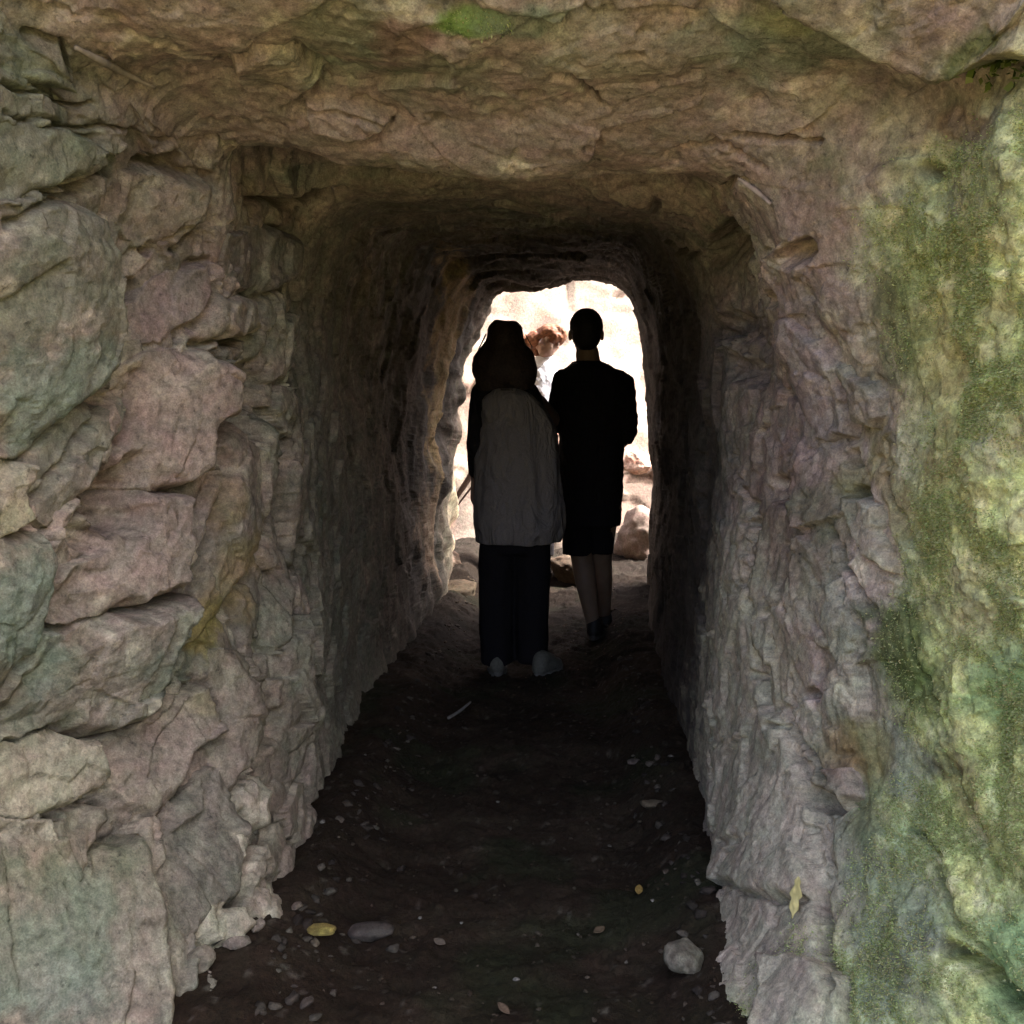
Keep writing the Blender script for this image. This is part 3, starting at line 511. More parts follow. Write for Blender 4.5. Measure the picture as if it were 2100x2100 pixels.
fc = mixc(fc, np.array([.22, .13, .10]), smooth(.3, .55, fbm(fp, 9, 4, 651)) * .5)
idx = np.arange(fp.shape[0]).reshape(S.shape)
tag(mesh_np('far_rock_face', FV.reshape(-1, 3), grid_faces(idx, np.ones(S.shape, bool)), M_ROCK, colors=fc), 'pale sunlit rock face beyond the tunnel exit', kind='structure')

# ------------------------------------------------------------------ stones
def stone_mesh(name, seed, size=(1, 1, 1), res=14, col=(.25, .2, .15), col2=None, cut=.0, rough=.18, mat=None):
    import bmesh
    bm = bmesh.new(); bmesh.ops.create_icosphere(bm, subdivisions=res, radius=1)
    v = np.array([x.co[:] for x in bm.verts]); f = np.array([[x.index for x in p.verts] for p in bm.faces]); bm.free()
    rr = np.random.default_rng(seed)
    for _ in range(9):                                            # planar knocks make facets
        n = rr.normal(size=3); n /= np.linalg.norm(n); d = rr.uniform(.55, .9); s = v @ n; v = v - np.outer(np.maximum(s - d, 0) * .85, n)
    v = v * (1 + rough * fbm(v + seed, 1.6, 4, seed)[:, None] + .05 * fbm(v + seed, 7, 3, seed + 1)[:, None]); v *= np.array(size)
    c = np.zeros((len(v), 3)) + np.array(col); k = smooth(-.2, .3, fbm(v / max(size) * 1.0 + seed, 2.5, 4, seed + 2))
    c = mixc(c, np.array(col2 if col2 is not None else np.array(col) * .65), k)
    return mesh_np(name, v, f, mat or M_ROCK, colors=c, link=False)
def put(o, loc, rz=0, **kw):
    COL.objects.link(o); o.location = loc; o.rotation_euler = (kw.pop('rx', 0), kw.pop('ry', 0), rz); return tag(o, **kw)
def floor_pt(px, py, z=0.0):
    d = fw + (px - 966) / FD * rt - (py - 966) / FD * up; p = CAM + d * ((z - CAM[2]) / d[2]); p[2] = gz_at(p[0], p[1]); return p
p = floor_pt(1290, 1868); put(stone_mesh('stone', 3, (.045, .05, .036), 4, (.19, .17, .125), (.10, .085, .06)), p + [0, 0, .02], .4, label='round buff stone on the floor at the foot of the right wall', cat='stone')
p = floor_pt(605, 1800); put(stone_mesh('stone', 9, (.034, .026, .012), 4, (.26, .20, .055), (.17, .13, .04)), p + [0, 0, .008], .2, label='flat yellow stone on the floor beside the left wall', cat='stone')
for k, (px, py, s, c, lab) in enumerate([
    (700, 1768, (.06,.045,.02), (.075,.06,.05), 'low dark brown stone half buried behind the yellow stone'),
    (560, 1782, (.018,.014,.010), (.16,.12,.09), 'small brown stone touching the foot of the left wall'),
    (596, 1822, (.018,.010,.006), (.15,.12,.08), 'thin flake of stone just in front of the yellow stone'),
    (1232, 1556, (.05,.03,.012), (.12,.095,.06), 'jagged brown stone flake near the right wall'),
    (1195, 1465, (.028,.02,.012), (.15,.12,.1), 'small reddish stone far down the right side of the floor')]):
    p = floor_pt(px, py); put(stone_mesh('stone', 20 + k, s, 3, c), p + [0, 0, s[2] * .5], k, label=lab, cat='stone')
for k, (px, py, sz, c, lab) in enumerate([(470,1790,(.035,.03,.028),(.24,.20,.15),'buff angular stone at the foot of the left wall, furthest back of the little heap'),(402,1850,(.04,.035,.03),(.20,.17,.13),'grey-brown stone at the left wall foot, largest of the little heap'),
    (448,1868,(.022,.03,.018),(.23,.19,.15),'tan chip lying among the small heap by the left wall'),(372,1905,(.04,.03,.03),(.22,.19,.14),'blunt stone at the front of the heap by the left wall'),(490,1838,(.03,.012,.012),(.26,.22,.17),'narrow pale splinter of stone at the right of the left heap')]):
    p = floor_pt(px, py); put(stone_mesh('stone', 130 + k, sz, 4, c), p + [0, 0, sz[2] * .6], k * 1.1, label=lab, cat='stone')
# rocks at the far threshold
for k, (x, y, z, s, c, lab) in enumerate([
    (-.78, 7.35, .12, (.20,.20,.15), (.10,.07,.05), 'tan block at the left foot of the far opening'),
    (-.62, 6.75, .05, (.19,.15,.10), (.09,.07,.045), 'flat brown step stone left of the woman\'s legs'),
    (-.56, 6.2, .02, (.10,.08,.05), (.11,.095,.065), 'small pale wedge stone in front of the step stone'),
    (-.35, 7.5, .22, (.18,.13,.11), (.05,.035,.025), 'dark low rock beside the grey top\'s hem'),
    (.12, 7.4, .12, (.22,.15,.13), (.08,.055,.035), 'rock seen between the two walkers\' legs'),
    (.66, 7.75, .22, (.24,.24,.30), (.22,.165,.14), 'pink rock at the right foot of the far opening')]):
    put(stone_mesh('rock', 40 + k, s, 5, c), (x, y, z), k * .8, label=lab, cat='rock')
bp = unproj(1203, 872, 8.0)
put(stone_mesh('boulder', 61, (.13, .12, .085), 5, (.50, .36, .30), (.36, .2, .15)), bp, .3, label='sunlit pink boulder jutting out right of the man', cat='boulder')
# scattered pebbles, alike
peb = [stone_mesh('pebble', 70 + k, (.012, .009, .006), 2, c) for k, c in enumerate([(.13,.11,.085), (.07,.058,.04), (.22,.20,.17), (.09,.065,.045)])]
rp = random.Random(4); npb = 0
spots = [(1195,1450),(1240,1478),(1265,1488),(1235,1520),(1150,1590),(740,1540),(870,1745),(780,1765),(640,1640),(1260,1620),(1230,1745),(1255,1700),(1090,1760),(860,1690),(820,1858),(700,1830),(770,1420),(1130,1640),(975,1850),(1180,1800)]
while len(spots) < 36: spots.append((rp.uniform(560, 1310), rp.uniform(1430, 1920)))
for k, (px, py) in enumerate(spots):
    o = peb[k % 4].copy(); p = floor_pt(px, py); o.name = 'pebble'
    s = rp.uniform(.4, .95); o.scale = (s, s, s)
    put(o, p + [0, 0, .003], rp.uniform(0, 6), label='tiny pebble lying loose on the dark earth floor', cat='pebble', group='pebbles scattered over the tunnel floor')

# ------------------------------------------------------------------ sticks, roots, leaves
def tube(name, pts, radii, mat, n=8, jitter=.0, parent=None):
    pts = np.array(pts, float); T = np.concatenate([[0], np.cumsum(np.linalg.norm(np.diff(pts, axis=0), axis=1))]); t = np.linspace(0, T[-1], max(12, len(pts) * 6))
    c = cubic(pts, T, t); rad = np.interp(t, T, radii); d = np.gradient(c, axis=0); d /= np.linalg.norm(d, axis=1, keepdims=True)
    a = np.cross(d, [.3, .2, .93]); a /= np.linalg.norm(a, axis=1, keepdims=True); b = np.cross(d, a)
    th = np.linspace(0, 2 * np.pi, n, endpoint=False)
    v = c[:, None] + rad[:, None, None] * (np.cos(th)[None, :, None] * a[:, None] + np.sin(th)[None, :, None] * b[:, None]) * (1 + jitter * RNG.normal(size=(len(t), n, 1)))
    m = len(t); f = [(i * n + j, i * n + (j + 1) % n, (i + 1) * n + (j + 1) % n, (i + 1) * n + j) for i in range(m - 1) for j in range(n)]
    v = np.concatenate([v.reshape(-1, 3), c[:1] , c[-1:]]); 
    f += [(m * n, (j + 1) % n, j, m * n) for j in range(n)] + [(m * n + 1, (m - 1) * n + j, (m - 1) * n + (j + 1) % n, m * n + 1) for j in range(n)]
    me = bpy.data.meshes.new(name); me.from_pydata(v.tolist(), [], [tuple(dict.fromkeys(x)) for x in f]); me.materials.append(mat)
    me.polygons.foreach_set('use_smooth', [True] * len(me.polygons))
    o = bpy.data.objects.new(name, me); COL.objects.link(o)
    if parent: o.parent = parent
    return o
M_WOOD = mat_simple('grey_wood', (.17, .12, .085), scale=90); M_PALE = mat_simple('pale_wood', (.20, .18, .155), scale=90); M_DWOOD = mat_simple('dark_wood', (.045, .025, .018), scale=90)
p0 = floor_pt(846, 1362); p1 = floor_pt(888, 1338)
tag(tube('stick', [p0 + [0,0,.012], (p0 + p1) / 2 + [0, 0, .016], p1 + [0, 0, .03]], [.006, .006, .004], M_PALE), 'short pale stick lying on the floor in front of the woman', 'stick')
def wall_line(pts, off): return [on_wall(*q_)[0] + on_wall(*q_)[1] * off for q_ in pts]
tag(tube('root', wall_line([(140,80),(185,100),(235,128),(290,152)], .012), [.004,.008,.006,.003], mat_simple('root_a', (.27,.22,.17)), jitter=.08), 'pale brown root clinging across the upper left of the rock lintel', 'root')
tag(tube('root', wall_line([(1398,330),(1430,352),(1462,382)], .010), [.004,.006,.003], mat_simple('root_b', (.34,.27,.24)), jitter=.08), 'short whitish root at the upper right bend of the entrance', 'root')
tag(tube('stick', [unproj(905, 868, 7.3), unproj(870, 925, 7.25), unproj(835, 975, 7.2)], [.022, .018, .015], M_DWOOD, jitter=.05), 'thick brown branch leaning left of the woman in the far opening', 'branch')
tag(tube('stick', [unproj(905, 900, 7.5), unproj(885, 925, 7.45), unproj(862, 955, 7.4)], [.008, .007, .006], M_DWOOD, jitter=.05), 'thin dark twig leaning beside the thicker branch in the far opening', 'twig')
def leaf(name, loc, nrm, L=.05, Wd=.03, col=(.4, .33, .1), ang=0, curl=.3, lobes=0, **kw):
    n = np.array(nrm, float); n /= np.linalg.norm(n); a = np.cross(n, [.1, .2, .97]); a /= np.linalg.norm(a); b = np.cross(n, a)
    ca, sa = math.cos(ang), math.sin(ang); a, b = a * ca + b * sa, -a * sa + b * ca
    vs = []; K = 9
    for i in range(K + 1):
        t = i / K; hw = Wd * .5 * math.sin(math.pi * min(1, t * .96 + .03)) ** .8 * (1 + (lobes * .35 * math.sin(t * 19)))
        for s in (-1, -.5, 0, .5, 1):
            vs.append((a * (t - .5) * L + b * s * hw + n * (curl * L * ((t - .5) ** 2 * .8) + abs(s) * hw * .25)).tolist())
    fs = [(i * 5 + j, i * 5 + j + 1, (i + 1) * 5 + j + 1, (i + 1) * 5 + j) for i in range(K) for j in range(4)]
    o = mesh_np(name, vs, fs, M_LEAF, colors=np.array(col) * (1 + .15 * RNG.normal(size=(len(vs), 1)))); o.location = loc
    so_ = o.modifiers.new('thickness', 'SOLIDIFY'); so_.thickness = .0008
    return tag(o, **kw)
M_LEAF = mat_attr('dry_leaf', rough=.6, trans=.15)
q_, n_ = on_wall(1524, 1700); leaf('leaf', q_ + n_ * .035 + np.array([0, -.01, 0]), [-.3, -1, .1], .085, .020, (.50, .42, .17), 1.5, .35, .9, label='pale yellow leaf caught upright in the crack of the right wall', cat='leaf')
for px, py, c, lab in [(1130,1768,(.10,.07,.04),'dull brown leaf on the floor near the middle'),(1205,1700,(.28,.18,.05),'tiny orange-brown leaf on the floor near the right wall'),(950,1910,(.12,.08,.05),'brown leaf on the floor at the front'),(830,1790,(.13,.10,.07),'grey-brown leaf lying right of the low dark stone')]:
    leaf('leaf', floor_pt(px, py) + [0, 0, .01], [random.uniform(-.3,.3), -.3, 1], .035, .02, c, random.uniform(0, 3), label=lab, cat='leaf')

# ------------------------------------------------------------------ moss tufts and small leaves (uncountable)
def tufts(name, weights, n, size, palette, seed, lift=.0, blade=True):
    r = np.random.default_rng(seed); wgt = weights.ravel().copy(); wgt[~np.isfinite(wgt)] = 0; wgt /= wgt.sum()
    k = r.choice(len(wgt), n, p=wgt); base = V.reshape(-1, 3)[k] + r.normal(size=(n, 3)) * .003; nn = Nn.reshape(-1, 3)[k]
    d = nn + r.normal(size=(n, 3)) * .55 + np.array([0, 0, -.15]); d /= np.linalg.norm(d, axis=1, keepdims=True)
    s = np.cross(d, r.normal(size=(n, 3))); s /= np.linalg.norm(s, axis=1, keepdims=True)
    L = size * r.uniform(.5, 1.4, (n, 1)); Wd = L * r.uniform(.12, .28, (n, 1)) if blade else L * .42
    b0 = base + nn * lift
    v = np.stack([b0 - s * Wd * .35, b0 + d * L * .55 + s * Wd * .9, b0 + d * L, b0 + d * L * .5 - s * Wd * .9], 1).reshape(-1, 3)
    pal = np.array(palette); c = pal[r.integers(0, len(pal), n)] * r.uniform(.75, 1.25, (n, 1)); cs = c.repeat(4, 0)
    return mesh_np(name, v, np.arange(4 * n).reshape(-1, 4), M_MOSS, colors=cs, shade=False)
area = np.linalg.norm(np.cross(du, dv), axis=2)
vis = (PXD > -60) & (PXD < 1990) & (PYD > -60) & (PYD < 1990) & front
mw = np.clip(mossm, 0, 1) ** 2 * area * vis * (.12 + smooth(-.15, .35, n5 + n2 * .5))
tag(tufts('moss', mw, 120000, .0052, [(.39,.41,.16),(.42,.44,.19),(.30,.36,.12),(.34,.41,.14),(.43,.37,.17),(.44,.45,.22)], 5), 'short green and straw moss over the right rock wall', kind='stuff')
pw = np.exp(-(((PXD - 1890) / 60) ** 2 + ((PYD - 40) / 55) ** 2)) * area * vis
tag(tufts('creeping_leaves', pw, 1500, .016, [(.12,.16,.03),(.20,.23,.06),(.30,.33,.12),(.05,.08,.015)], 6, .01, False), 'tiny glossy leaves in the top right corner of the rock', kind='stuff')

# ------------------------------------------------------------------ people
def _ring_mesh(rings_):
    """closed tube from rings: list of (n,3) arrays"""
    n = len(rings_[0]); v = np.concatenate(rings_ + [rings_[0].mean(0)[None], rings_[-1].mean(0)[None]]); m = len(rings_); f = []
    for i in range(m - 1):
        for j in range(n): f.append((i * n + j, i * n + (j + 1) % n, (i + 1) * n + (j + 1) % n, (i + 1) * n + j))
    for j in range(n): f.append((m * n, (j + 1) % n, j)); f.append((m * n + 1, (m - 1) * n + j, (m - 1) * n + (j + 1) % n))
    return v, f
def caps(p0, r0, p1, r1, n=14):
    p0 = np.array(p0, float); p1 = np.array(p1, float); d = p1 - p0; L = np.linalg.norm(d); d = d / max(L, 1e-6)
    a = np.cross(d, [.31, .17, .93] if abs(d[2]) < .9 else [1, .1, 0]); a /= np.linalg.norm(a); b = np.cross(d, a); th = np.linspace(0, 2 * np.pi, n, endpoint=False)
    R_ = []
    for t in np.linspace(-.5 * np.pi + .15, 0, 5): R_.append((p0 + d * r0 * math.sin(t), r0 * math.cos(t)))
    for t in np.linspace(0, .5 * np.pi - .15, 5): R_.append((p1 + d * r1 * math.sin(t), r1 * math.cos(t)))
    return _ring_mesh([c + r * (np.cos(th)[:, None] * a + np.sin(th)[:, None] * b) for c, r in R_])
def drape(rs, k=9, amp=.035, n=96, seed=1, sq=2.2):
    rs = np.array(rs, float); T = np.concatenate([[0], np.cumsum(np.linalg.norm(np.diff(rs[:, :3], axis=0), axis=1))]); c = cubic(rs, T, np.linspace(0, T[-1], len(rs) * 5)); th = np.linspace(0, 2 * np.pi, n, endpoint=False)
    r_ = np.random.default_rng(seed); ph = r_.uniform(0, 6.28, 5); kk = r_.integers(3, k + 3, 5); am = r_.uniform(.4, 1, 5); e = 2 / sq; out = []
    cx_ = np.sign(np.cos(th)) * np.abs(np.cos(th)) ** e; sx_ = np.sign(np.sin(th)) * np.abs(np.sin(th)) ** e
    for i, r in enumerate(c):
        t = i / (len(c) - 1); f = 1 + amp * (.25 + t) * sum(a * np.sin(q * th + p + 2.2 * t * (j - 2)) for j, (a, q, p) in enumerate(zip(am, kk, ph))) / 2
        out.append(np.stack([r[0] + r[3] * cx_ * f, r[1] + r[4] * sx_ * f, np.full(n, r[2])], 1))
    return _ring_mesh(out)
def ell(c, r, rot=(0, 0, 0)):
    th = np.linspace(0, 2 * np.pi, 20, endpoint=False); M_ = np.array(Euler([math.radians(x) for x in rot]).to_matrix()); R_ = []
    for t in np.linspace(-.5 * np.pi + .12, .5 * np.pi - .12, 12):
        R_.append(np.stack([r[0] * math.cos(t) * np.cos(th), r[1] * math.cos(t) * np.sin(th), np.full(20, r[2] * math.sin(t))], 1) @ M_.T + np.array(c))
    return _ring_mesh(R_)
def lofth(rs, n=36, sq=2.3):
    """rs: (x, y, z, rx, ry) horizontal super-ellipses"""
    rs = np.array(rs, float); T = np.concatenate([[0], np.cumsum(np.linalg.norm(np.diff(rs[:, :3], axis=0), axis=1))]); c = cubic(rs, T, np.linspace(0, T[-1], len(rs) * 4)); th = np.linspace(0, 2 * np.pi, n, endpoint=False)
    e = 2 / sq; cx_ = np.sign(np.cos(th)) * np.abs(np.cos(th)) ** e; sx_ = np.sign(np.sin(th)) * np.abs(np.sin(th)) ** e
    return _ring_mesh([np.stack([r[0] + r[3] * cx_, r[1] + r[4] * sx_, np.full(n, r[2])], 1) for r in c])
def chain(pts, rad): return [caps(pts[i], rad[i], pts[i + 1], rad[i + 1]) for i in range(len(pts) - 1)]
def blob(name, prims, mat, parent, voxel=.007, smooth_it=3, fold=0, fscale=.08, seed=0, label=None):
    vs, fs, o_ = [], [], 0
    for v, f in prims: vs.append(v); fs += [tuple(i + o_ for i in q) for q in f]; o_ += len(v)
    v = np.concatenate(vs) - np.array(parent.location)
    me = bpy.data.meshes.new(name); me.from_pydata(v.tolist(), [], fs); me.materials.append(mat)
    o = bpy.data.objects.new(name, me); COL.objects.link(o); o.parent = parent
    m = o.modifiers.new('join', 'REMESH'); m.mode = 'VOXEL'; m.voxel_size = voxel; m.use_smooth_shade = True
    if smooth_it: m = o.modifiers.new('soften', 'SMOOTH'); m.factor = .5; m.iterations = smooth_it
    if fold:
        t = bpy.data.textures.new(name + '_folds', 'CLOUDS'); t.noise_scale = fscale; t.noise_depth = 3
        m = o.modifiers.new('folds', 'DISPLACE'); m.texture = t; m.strength = fold; m.mid_level = .5; m.texture_coords = 'LOCAL'
    if label: o['label'] = label
    return o
def hand(w, d, nrm, s=1, curl=.35, k=1.0):
    """wrist, direction of the fingers, palm normal, s = side the thumb is on"""
    w = np.array(w, float); d = np.array(d, float); d /= np.linalg.norm(d); n = np.array(nrm, float); n -= d * (n @ d); n /= np.linalg.norm(n); a = np.cross(d, n) * s
    pr = [caps(w, .026 * k, w + d * .03 * k, .027 * k)]
    for q in (-.024, -.008, .008, .024): pr.append(caps(w + d * .02 * k + a * q * .7 * k, .014 * k, w + d * .088 * k + a * q * k, .0125 * k))
    for q, L in ((-.031, .062), (-.0105, .074), (.0105, .080), (.031, .072)):
        p = w + d * .09 * k + a * q * .95 * k; dd = d + a * q * 2.2; pts = [p]
        for j, fr in enumerate((.42, .32, .26)):
            dd = dd + n * curl * (.5 + .5 * j); dd /= np.linalg.norm(dd); pts.append(pts[-1] + dd * L * fr * k)
        pr += chain(pts, [.0095 * k, .0088 * k, .008 * k, .0068 * k])
    p = w + d * .028 * k + a * .026 * k; t1 = p + (d * .6 + a * .8 + n * .25) * .038 * k; t2 = t1 + (d * .85 + a * .35 + n * .3) * .032 * k; t3 = t2 + (d * .95 + a * .1 + n * .3) * .024 * k
    return pr + chain([p, t1, t2, t3], [.014 * k, .011 * k, .0095 * k, .0075 * k])
def head(c, k=1.0, yaw=0, tilt=0, neck=True):
    """head facing +Y before yaw; c = centre of the skull"""
    M_ = np.array((Matrix.Rotation(math.radians(yaw), 3, 'Z') @ Matrix.Rotation(math.radians(tilt), 3, 'X')))
    pr = [ell((0, -.008, .022), (.076, .095, .092)), ell((0, .022, -.035), (.060, .070, .080)), ell((0, .062, -.085), (.030, .028, .024)), ell((-.078, 0, -.010), (.010, .020, .031), (10, 0, 12)), ell((.078, 0, -.010), (.010, .020, .031), (10, 0, -12)),
          caps((0, .088, .010), .010, (0, .112, -.022), .014), ell((-.014, .098, -.026), (.010, .012, .009)), ell((.014, .098, -.026), (.010, .012, .009)), ell((-.032, .078, .022), (.022, .014, .009)), ell((.032, .078, .022), (.022, .014, .009)),
          ell((0, .090, -.054), (.023, .011, .006)), ell((0, .088, -.063), (.020, .011, .007)), ell((-.032, .080, .004), (.013, .011, .010)), ell((.032, .080, .004), (.013, .011, .010)), ell((-.045, .055, -.030), (.022, .026, .026)), ell((.045, .055, -.030), (.022, .026, .026))]
    return [((v * k) @ M_.T + np.array(c), f) for v, f in pr]
def shoe(name, heel, direc, mat, solemat, parent, L=.27, k=1.0):
    h = np.array(heel, float); d = np.array(direc, float); d[2] = 0; d /= np.linalg.norm(d); a = np.array([-d[1], d[0], 0])
    pr = [caps(h + d * .035 + [0, 0, .045], .038 * k, h + d * .05 + [0, 0, .085], .040 * k), caps(h + d * .04 + [0, 0, .04], .036 * k, h + d * .14 + [0, 0, .045], .040 * k), caps(h + d * .13 + [0, 0, .045], .041 * k, h + d * (L - .05) + [0, 0, .03], .036 * k),
          caps(h + d * .06 + [0, 0, .09], .036, h + d * .15 + [0, 0, .06], .03)]
    u = blob(name, pr, mat, parent, .006, 2)
    th = np.linspace(0, 2 * np.pi, 28, endpoint=False); t = (np.cos(th) * .5 + .5); wv = np.sin(th) * (.040 + .010 * np.sin(t * 3.0 - .3)) * k
    out = h[None] + d[None] * (t * L)[:, None] + a[None] * wv[:, None]
    v, f = _ring_mesh([out + [0, 0, .0], out + [0, 0, .012], out + [0, 0, .026]])
    so2 = mesh_np('sole', [[0,0,0]], [[0,0,0,0]], link=False) if False else None
    me = bpy.data.meshes.new('sole'); me.from_pydata((v - np.array(parent.location)).tolist(), [], f); me.materials.append(solemat); o = bpy.data.objects.new('sole', me); COL.objects.link(o); o.parent = u
    return u
M_SKIN = mat_simple('skin', (.15, .10, .068), rough=.55, var=.08, scale=25, bump=.0005, sub=.1); M_SKIN2 = mat_simple('fair_skin', (.34, .22, .17), rough=.55, var=.08, scale=25, bump=.0005, sub=.1)
M_BLACK = mat_simple('black_cotton', (.012, .011, .011), rough=.95, spec=.08, var=.25, scale=400, bump=.0006, fold=.05); M_BLACK2 = mat_simple('black_denim', (.010, .009, .010), rough=.95, spec=.08, var=.3, scale=300, bump=.0006)
M_GREY = mat_simple('grey_knit', (.165, .147, .135), rough=.95, spec=.1, var=.16, scale=260, bump=.0012, fold=.035); M_WHITE = mat_simple('white_shirt', (.72, .74, .80), rough=.9, var=.08, scale=40)
M_HAIRB = mat_simple('black_hair', (.010, .008, .007), rough=.6, spec=.2, var=.4, scale=150, bump=.003); M_HAIRD = mat_simple('dark_brown_hair', (.022, .014, .010), rough=.6, spec=.2, var=.5, scale=120, bump=.003); M_HAIRA = mat_simple('auburn_hair', (.20, .085, .045), rough=.55, spec=.2, var=.5, scale=60, bump=.003)
M_SHOEL = mat_simple('pale_canvas', (.10, .095, .075), rough=.85, var=.2, scale=90); M_SHOEB = mat_simple('black_leather', (.014, .012, .011), rough=.6, var=.2, scale=60); M_SOLE = mat_simple('sole_rubber', (.12, .115, .1), rough=.8, var=.15, scale=80); M_SOLEB = mat_simple('dark_sole', (.05, .045, .04), rough=.8, var=.15, scale=80)

def person_man():
    Y = 5.7; m = lambda px, py, dy=0.: unproj(px, py, Y + dy) * np.array([1, 1, 1.])
    gz_ = gz_at(.2, 5.7); r = empty('person', (float(m(1115, 700)[0]), Y, gz_), 'man with cropped hair in black T-shirt and knee-length black shorts, seen from behind', 'person')
    sR, eR, wR_ = m(1170, 728), m(1182, 822, -.02), m(1158, 850, .24); sL, eL, wL_ = m(1064, 728), m(1050, 800, .0), m(1020, 757, -.20)
    hipL, hipR = m(1092, 960), m(1136, 960); kL, aL = m(1098, 1055, -.02), m(1118, 1172, -.04); kR, aR = m(1134, 1050, .06), m(1140, 1158, .22)
    pr = head(m(1106, 628, .0), 1.04) + chain([m(1108, 665, -.01), m(1112, 705, -.015)], [.060, .066]) + [lofth([(*m(1112, 700), .10, .07), (*m(1115, 722), .16, .085), (*m(1116, 760), .16, .10), (*m(1116, 850), .155, .10), (*m(1114, 910), .15, .11), (*m(1114, 965), .165, .12)])]
    pr += chain([sR, eR, wR_], [.046, .040, .029]) + chain([sL, eL, wL_], [.046, .040, .029]) + hand(wR_, (-.25, .9, .15), (-.6, 0, -.7), -1) + hand(wL_, (-.75, -.4, .25), (0, -.2, -1), 1, .3)
    pr += chain([hipL, kL, (kL * .65 + aL * .35) + np.array([0, -.02, 0]), aL], [.090, .058, .056, .036]) + chain([hipR, kR, (kR * .65 + aR * .35) + np.array([0, -.02, 0]), aR], [.090, .058, .054, .036])
    fl = np.array([aL[0], aL[1] - .03, gz_]); frr = np.array([aR[0], aR[1] - .03, gz_at(.2, 5.95)])
    pr += chain([aL, fl + [.01, .12, .05]], [.036, .035]) + chain([aR, frr + [.01, .12, .05]], [.036, .035])
    blob('body', pr, M_SKIN, r, .0065, 2)
    hc = m(1106, 628); hv = [ell(hc + [0, -.014, .034], (.0865, .100, .091)), ell(hc + [0, -.052, -.02], (.074, .062, .075))]; blob('hair', hv, M_HAIRB, r, .006, 2, .006, .012)
    sh = [lofth([(*m(1110, 684, -.01), .074, .072), (*m(1112, 692, -.01), .120, .098), (*m(1114, 704), .178, .118), (*m(1116, 725), .196, .128), (*m(1116, 750), .190, .130), (*m(1116, 800), .178, .13), (*m(1115, 870), .168, .125), (*m(1114, 920), .168, .13), (*m(1113, 948), .165, .13)], sq=2.2)]
    sh += chain([sR, m(1178, 775, -.01), eR], [.070, .062, .054]) + chain([sL, m(1056, 770), m(1052, 796)], [.070, .062, .056]) + chain([m(1100, 705), sL], [.07, .07]) + chain([m(1126, 705), sR], [.07, .07]); blob('t_shirt', sh, M_BLACK, r, .0075, 2, .038, .09)
    blob('collar', [lofth([(*m(1109, 681, -.012), .066, .068), (*m(1110, 690, -.012), .074, .076)], sq=2)], M_BLACK, r, .006, 1)
    st = [lofth([(*m(1113, 925), .158, .122), (*m(1113, 965), .165, .130), (*m(1112, 990), .160, .125)])] + [lofth([(*m(1093, 960), .095, .115), (*m(1091, 1010), .086, .095), (*m(1091, 1046), .078, .085)]), lofth([(*m(1132, 960, .02), .088, .115), (*m(1132, 1000, .03), .074, .095), (*m(1134, 1042, .05), .068, .088)])]
    blob('shorts', st, M_BLACK2, r, .008, 2, .018, .09)
    shoe('shoe', fl - [0, .02, 0], (.15, 1, 0), M_SHOEB, M_SOLEB, r, .29); shoe('shoe', frr - [0, .02, 0], (.1, 1, 0), M_SHOEB, M_SOLEB, r, .29)
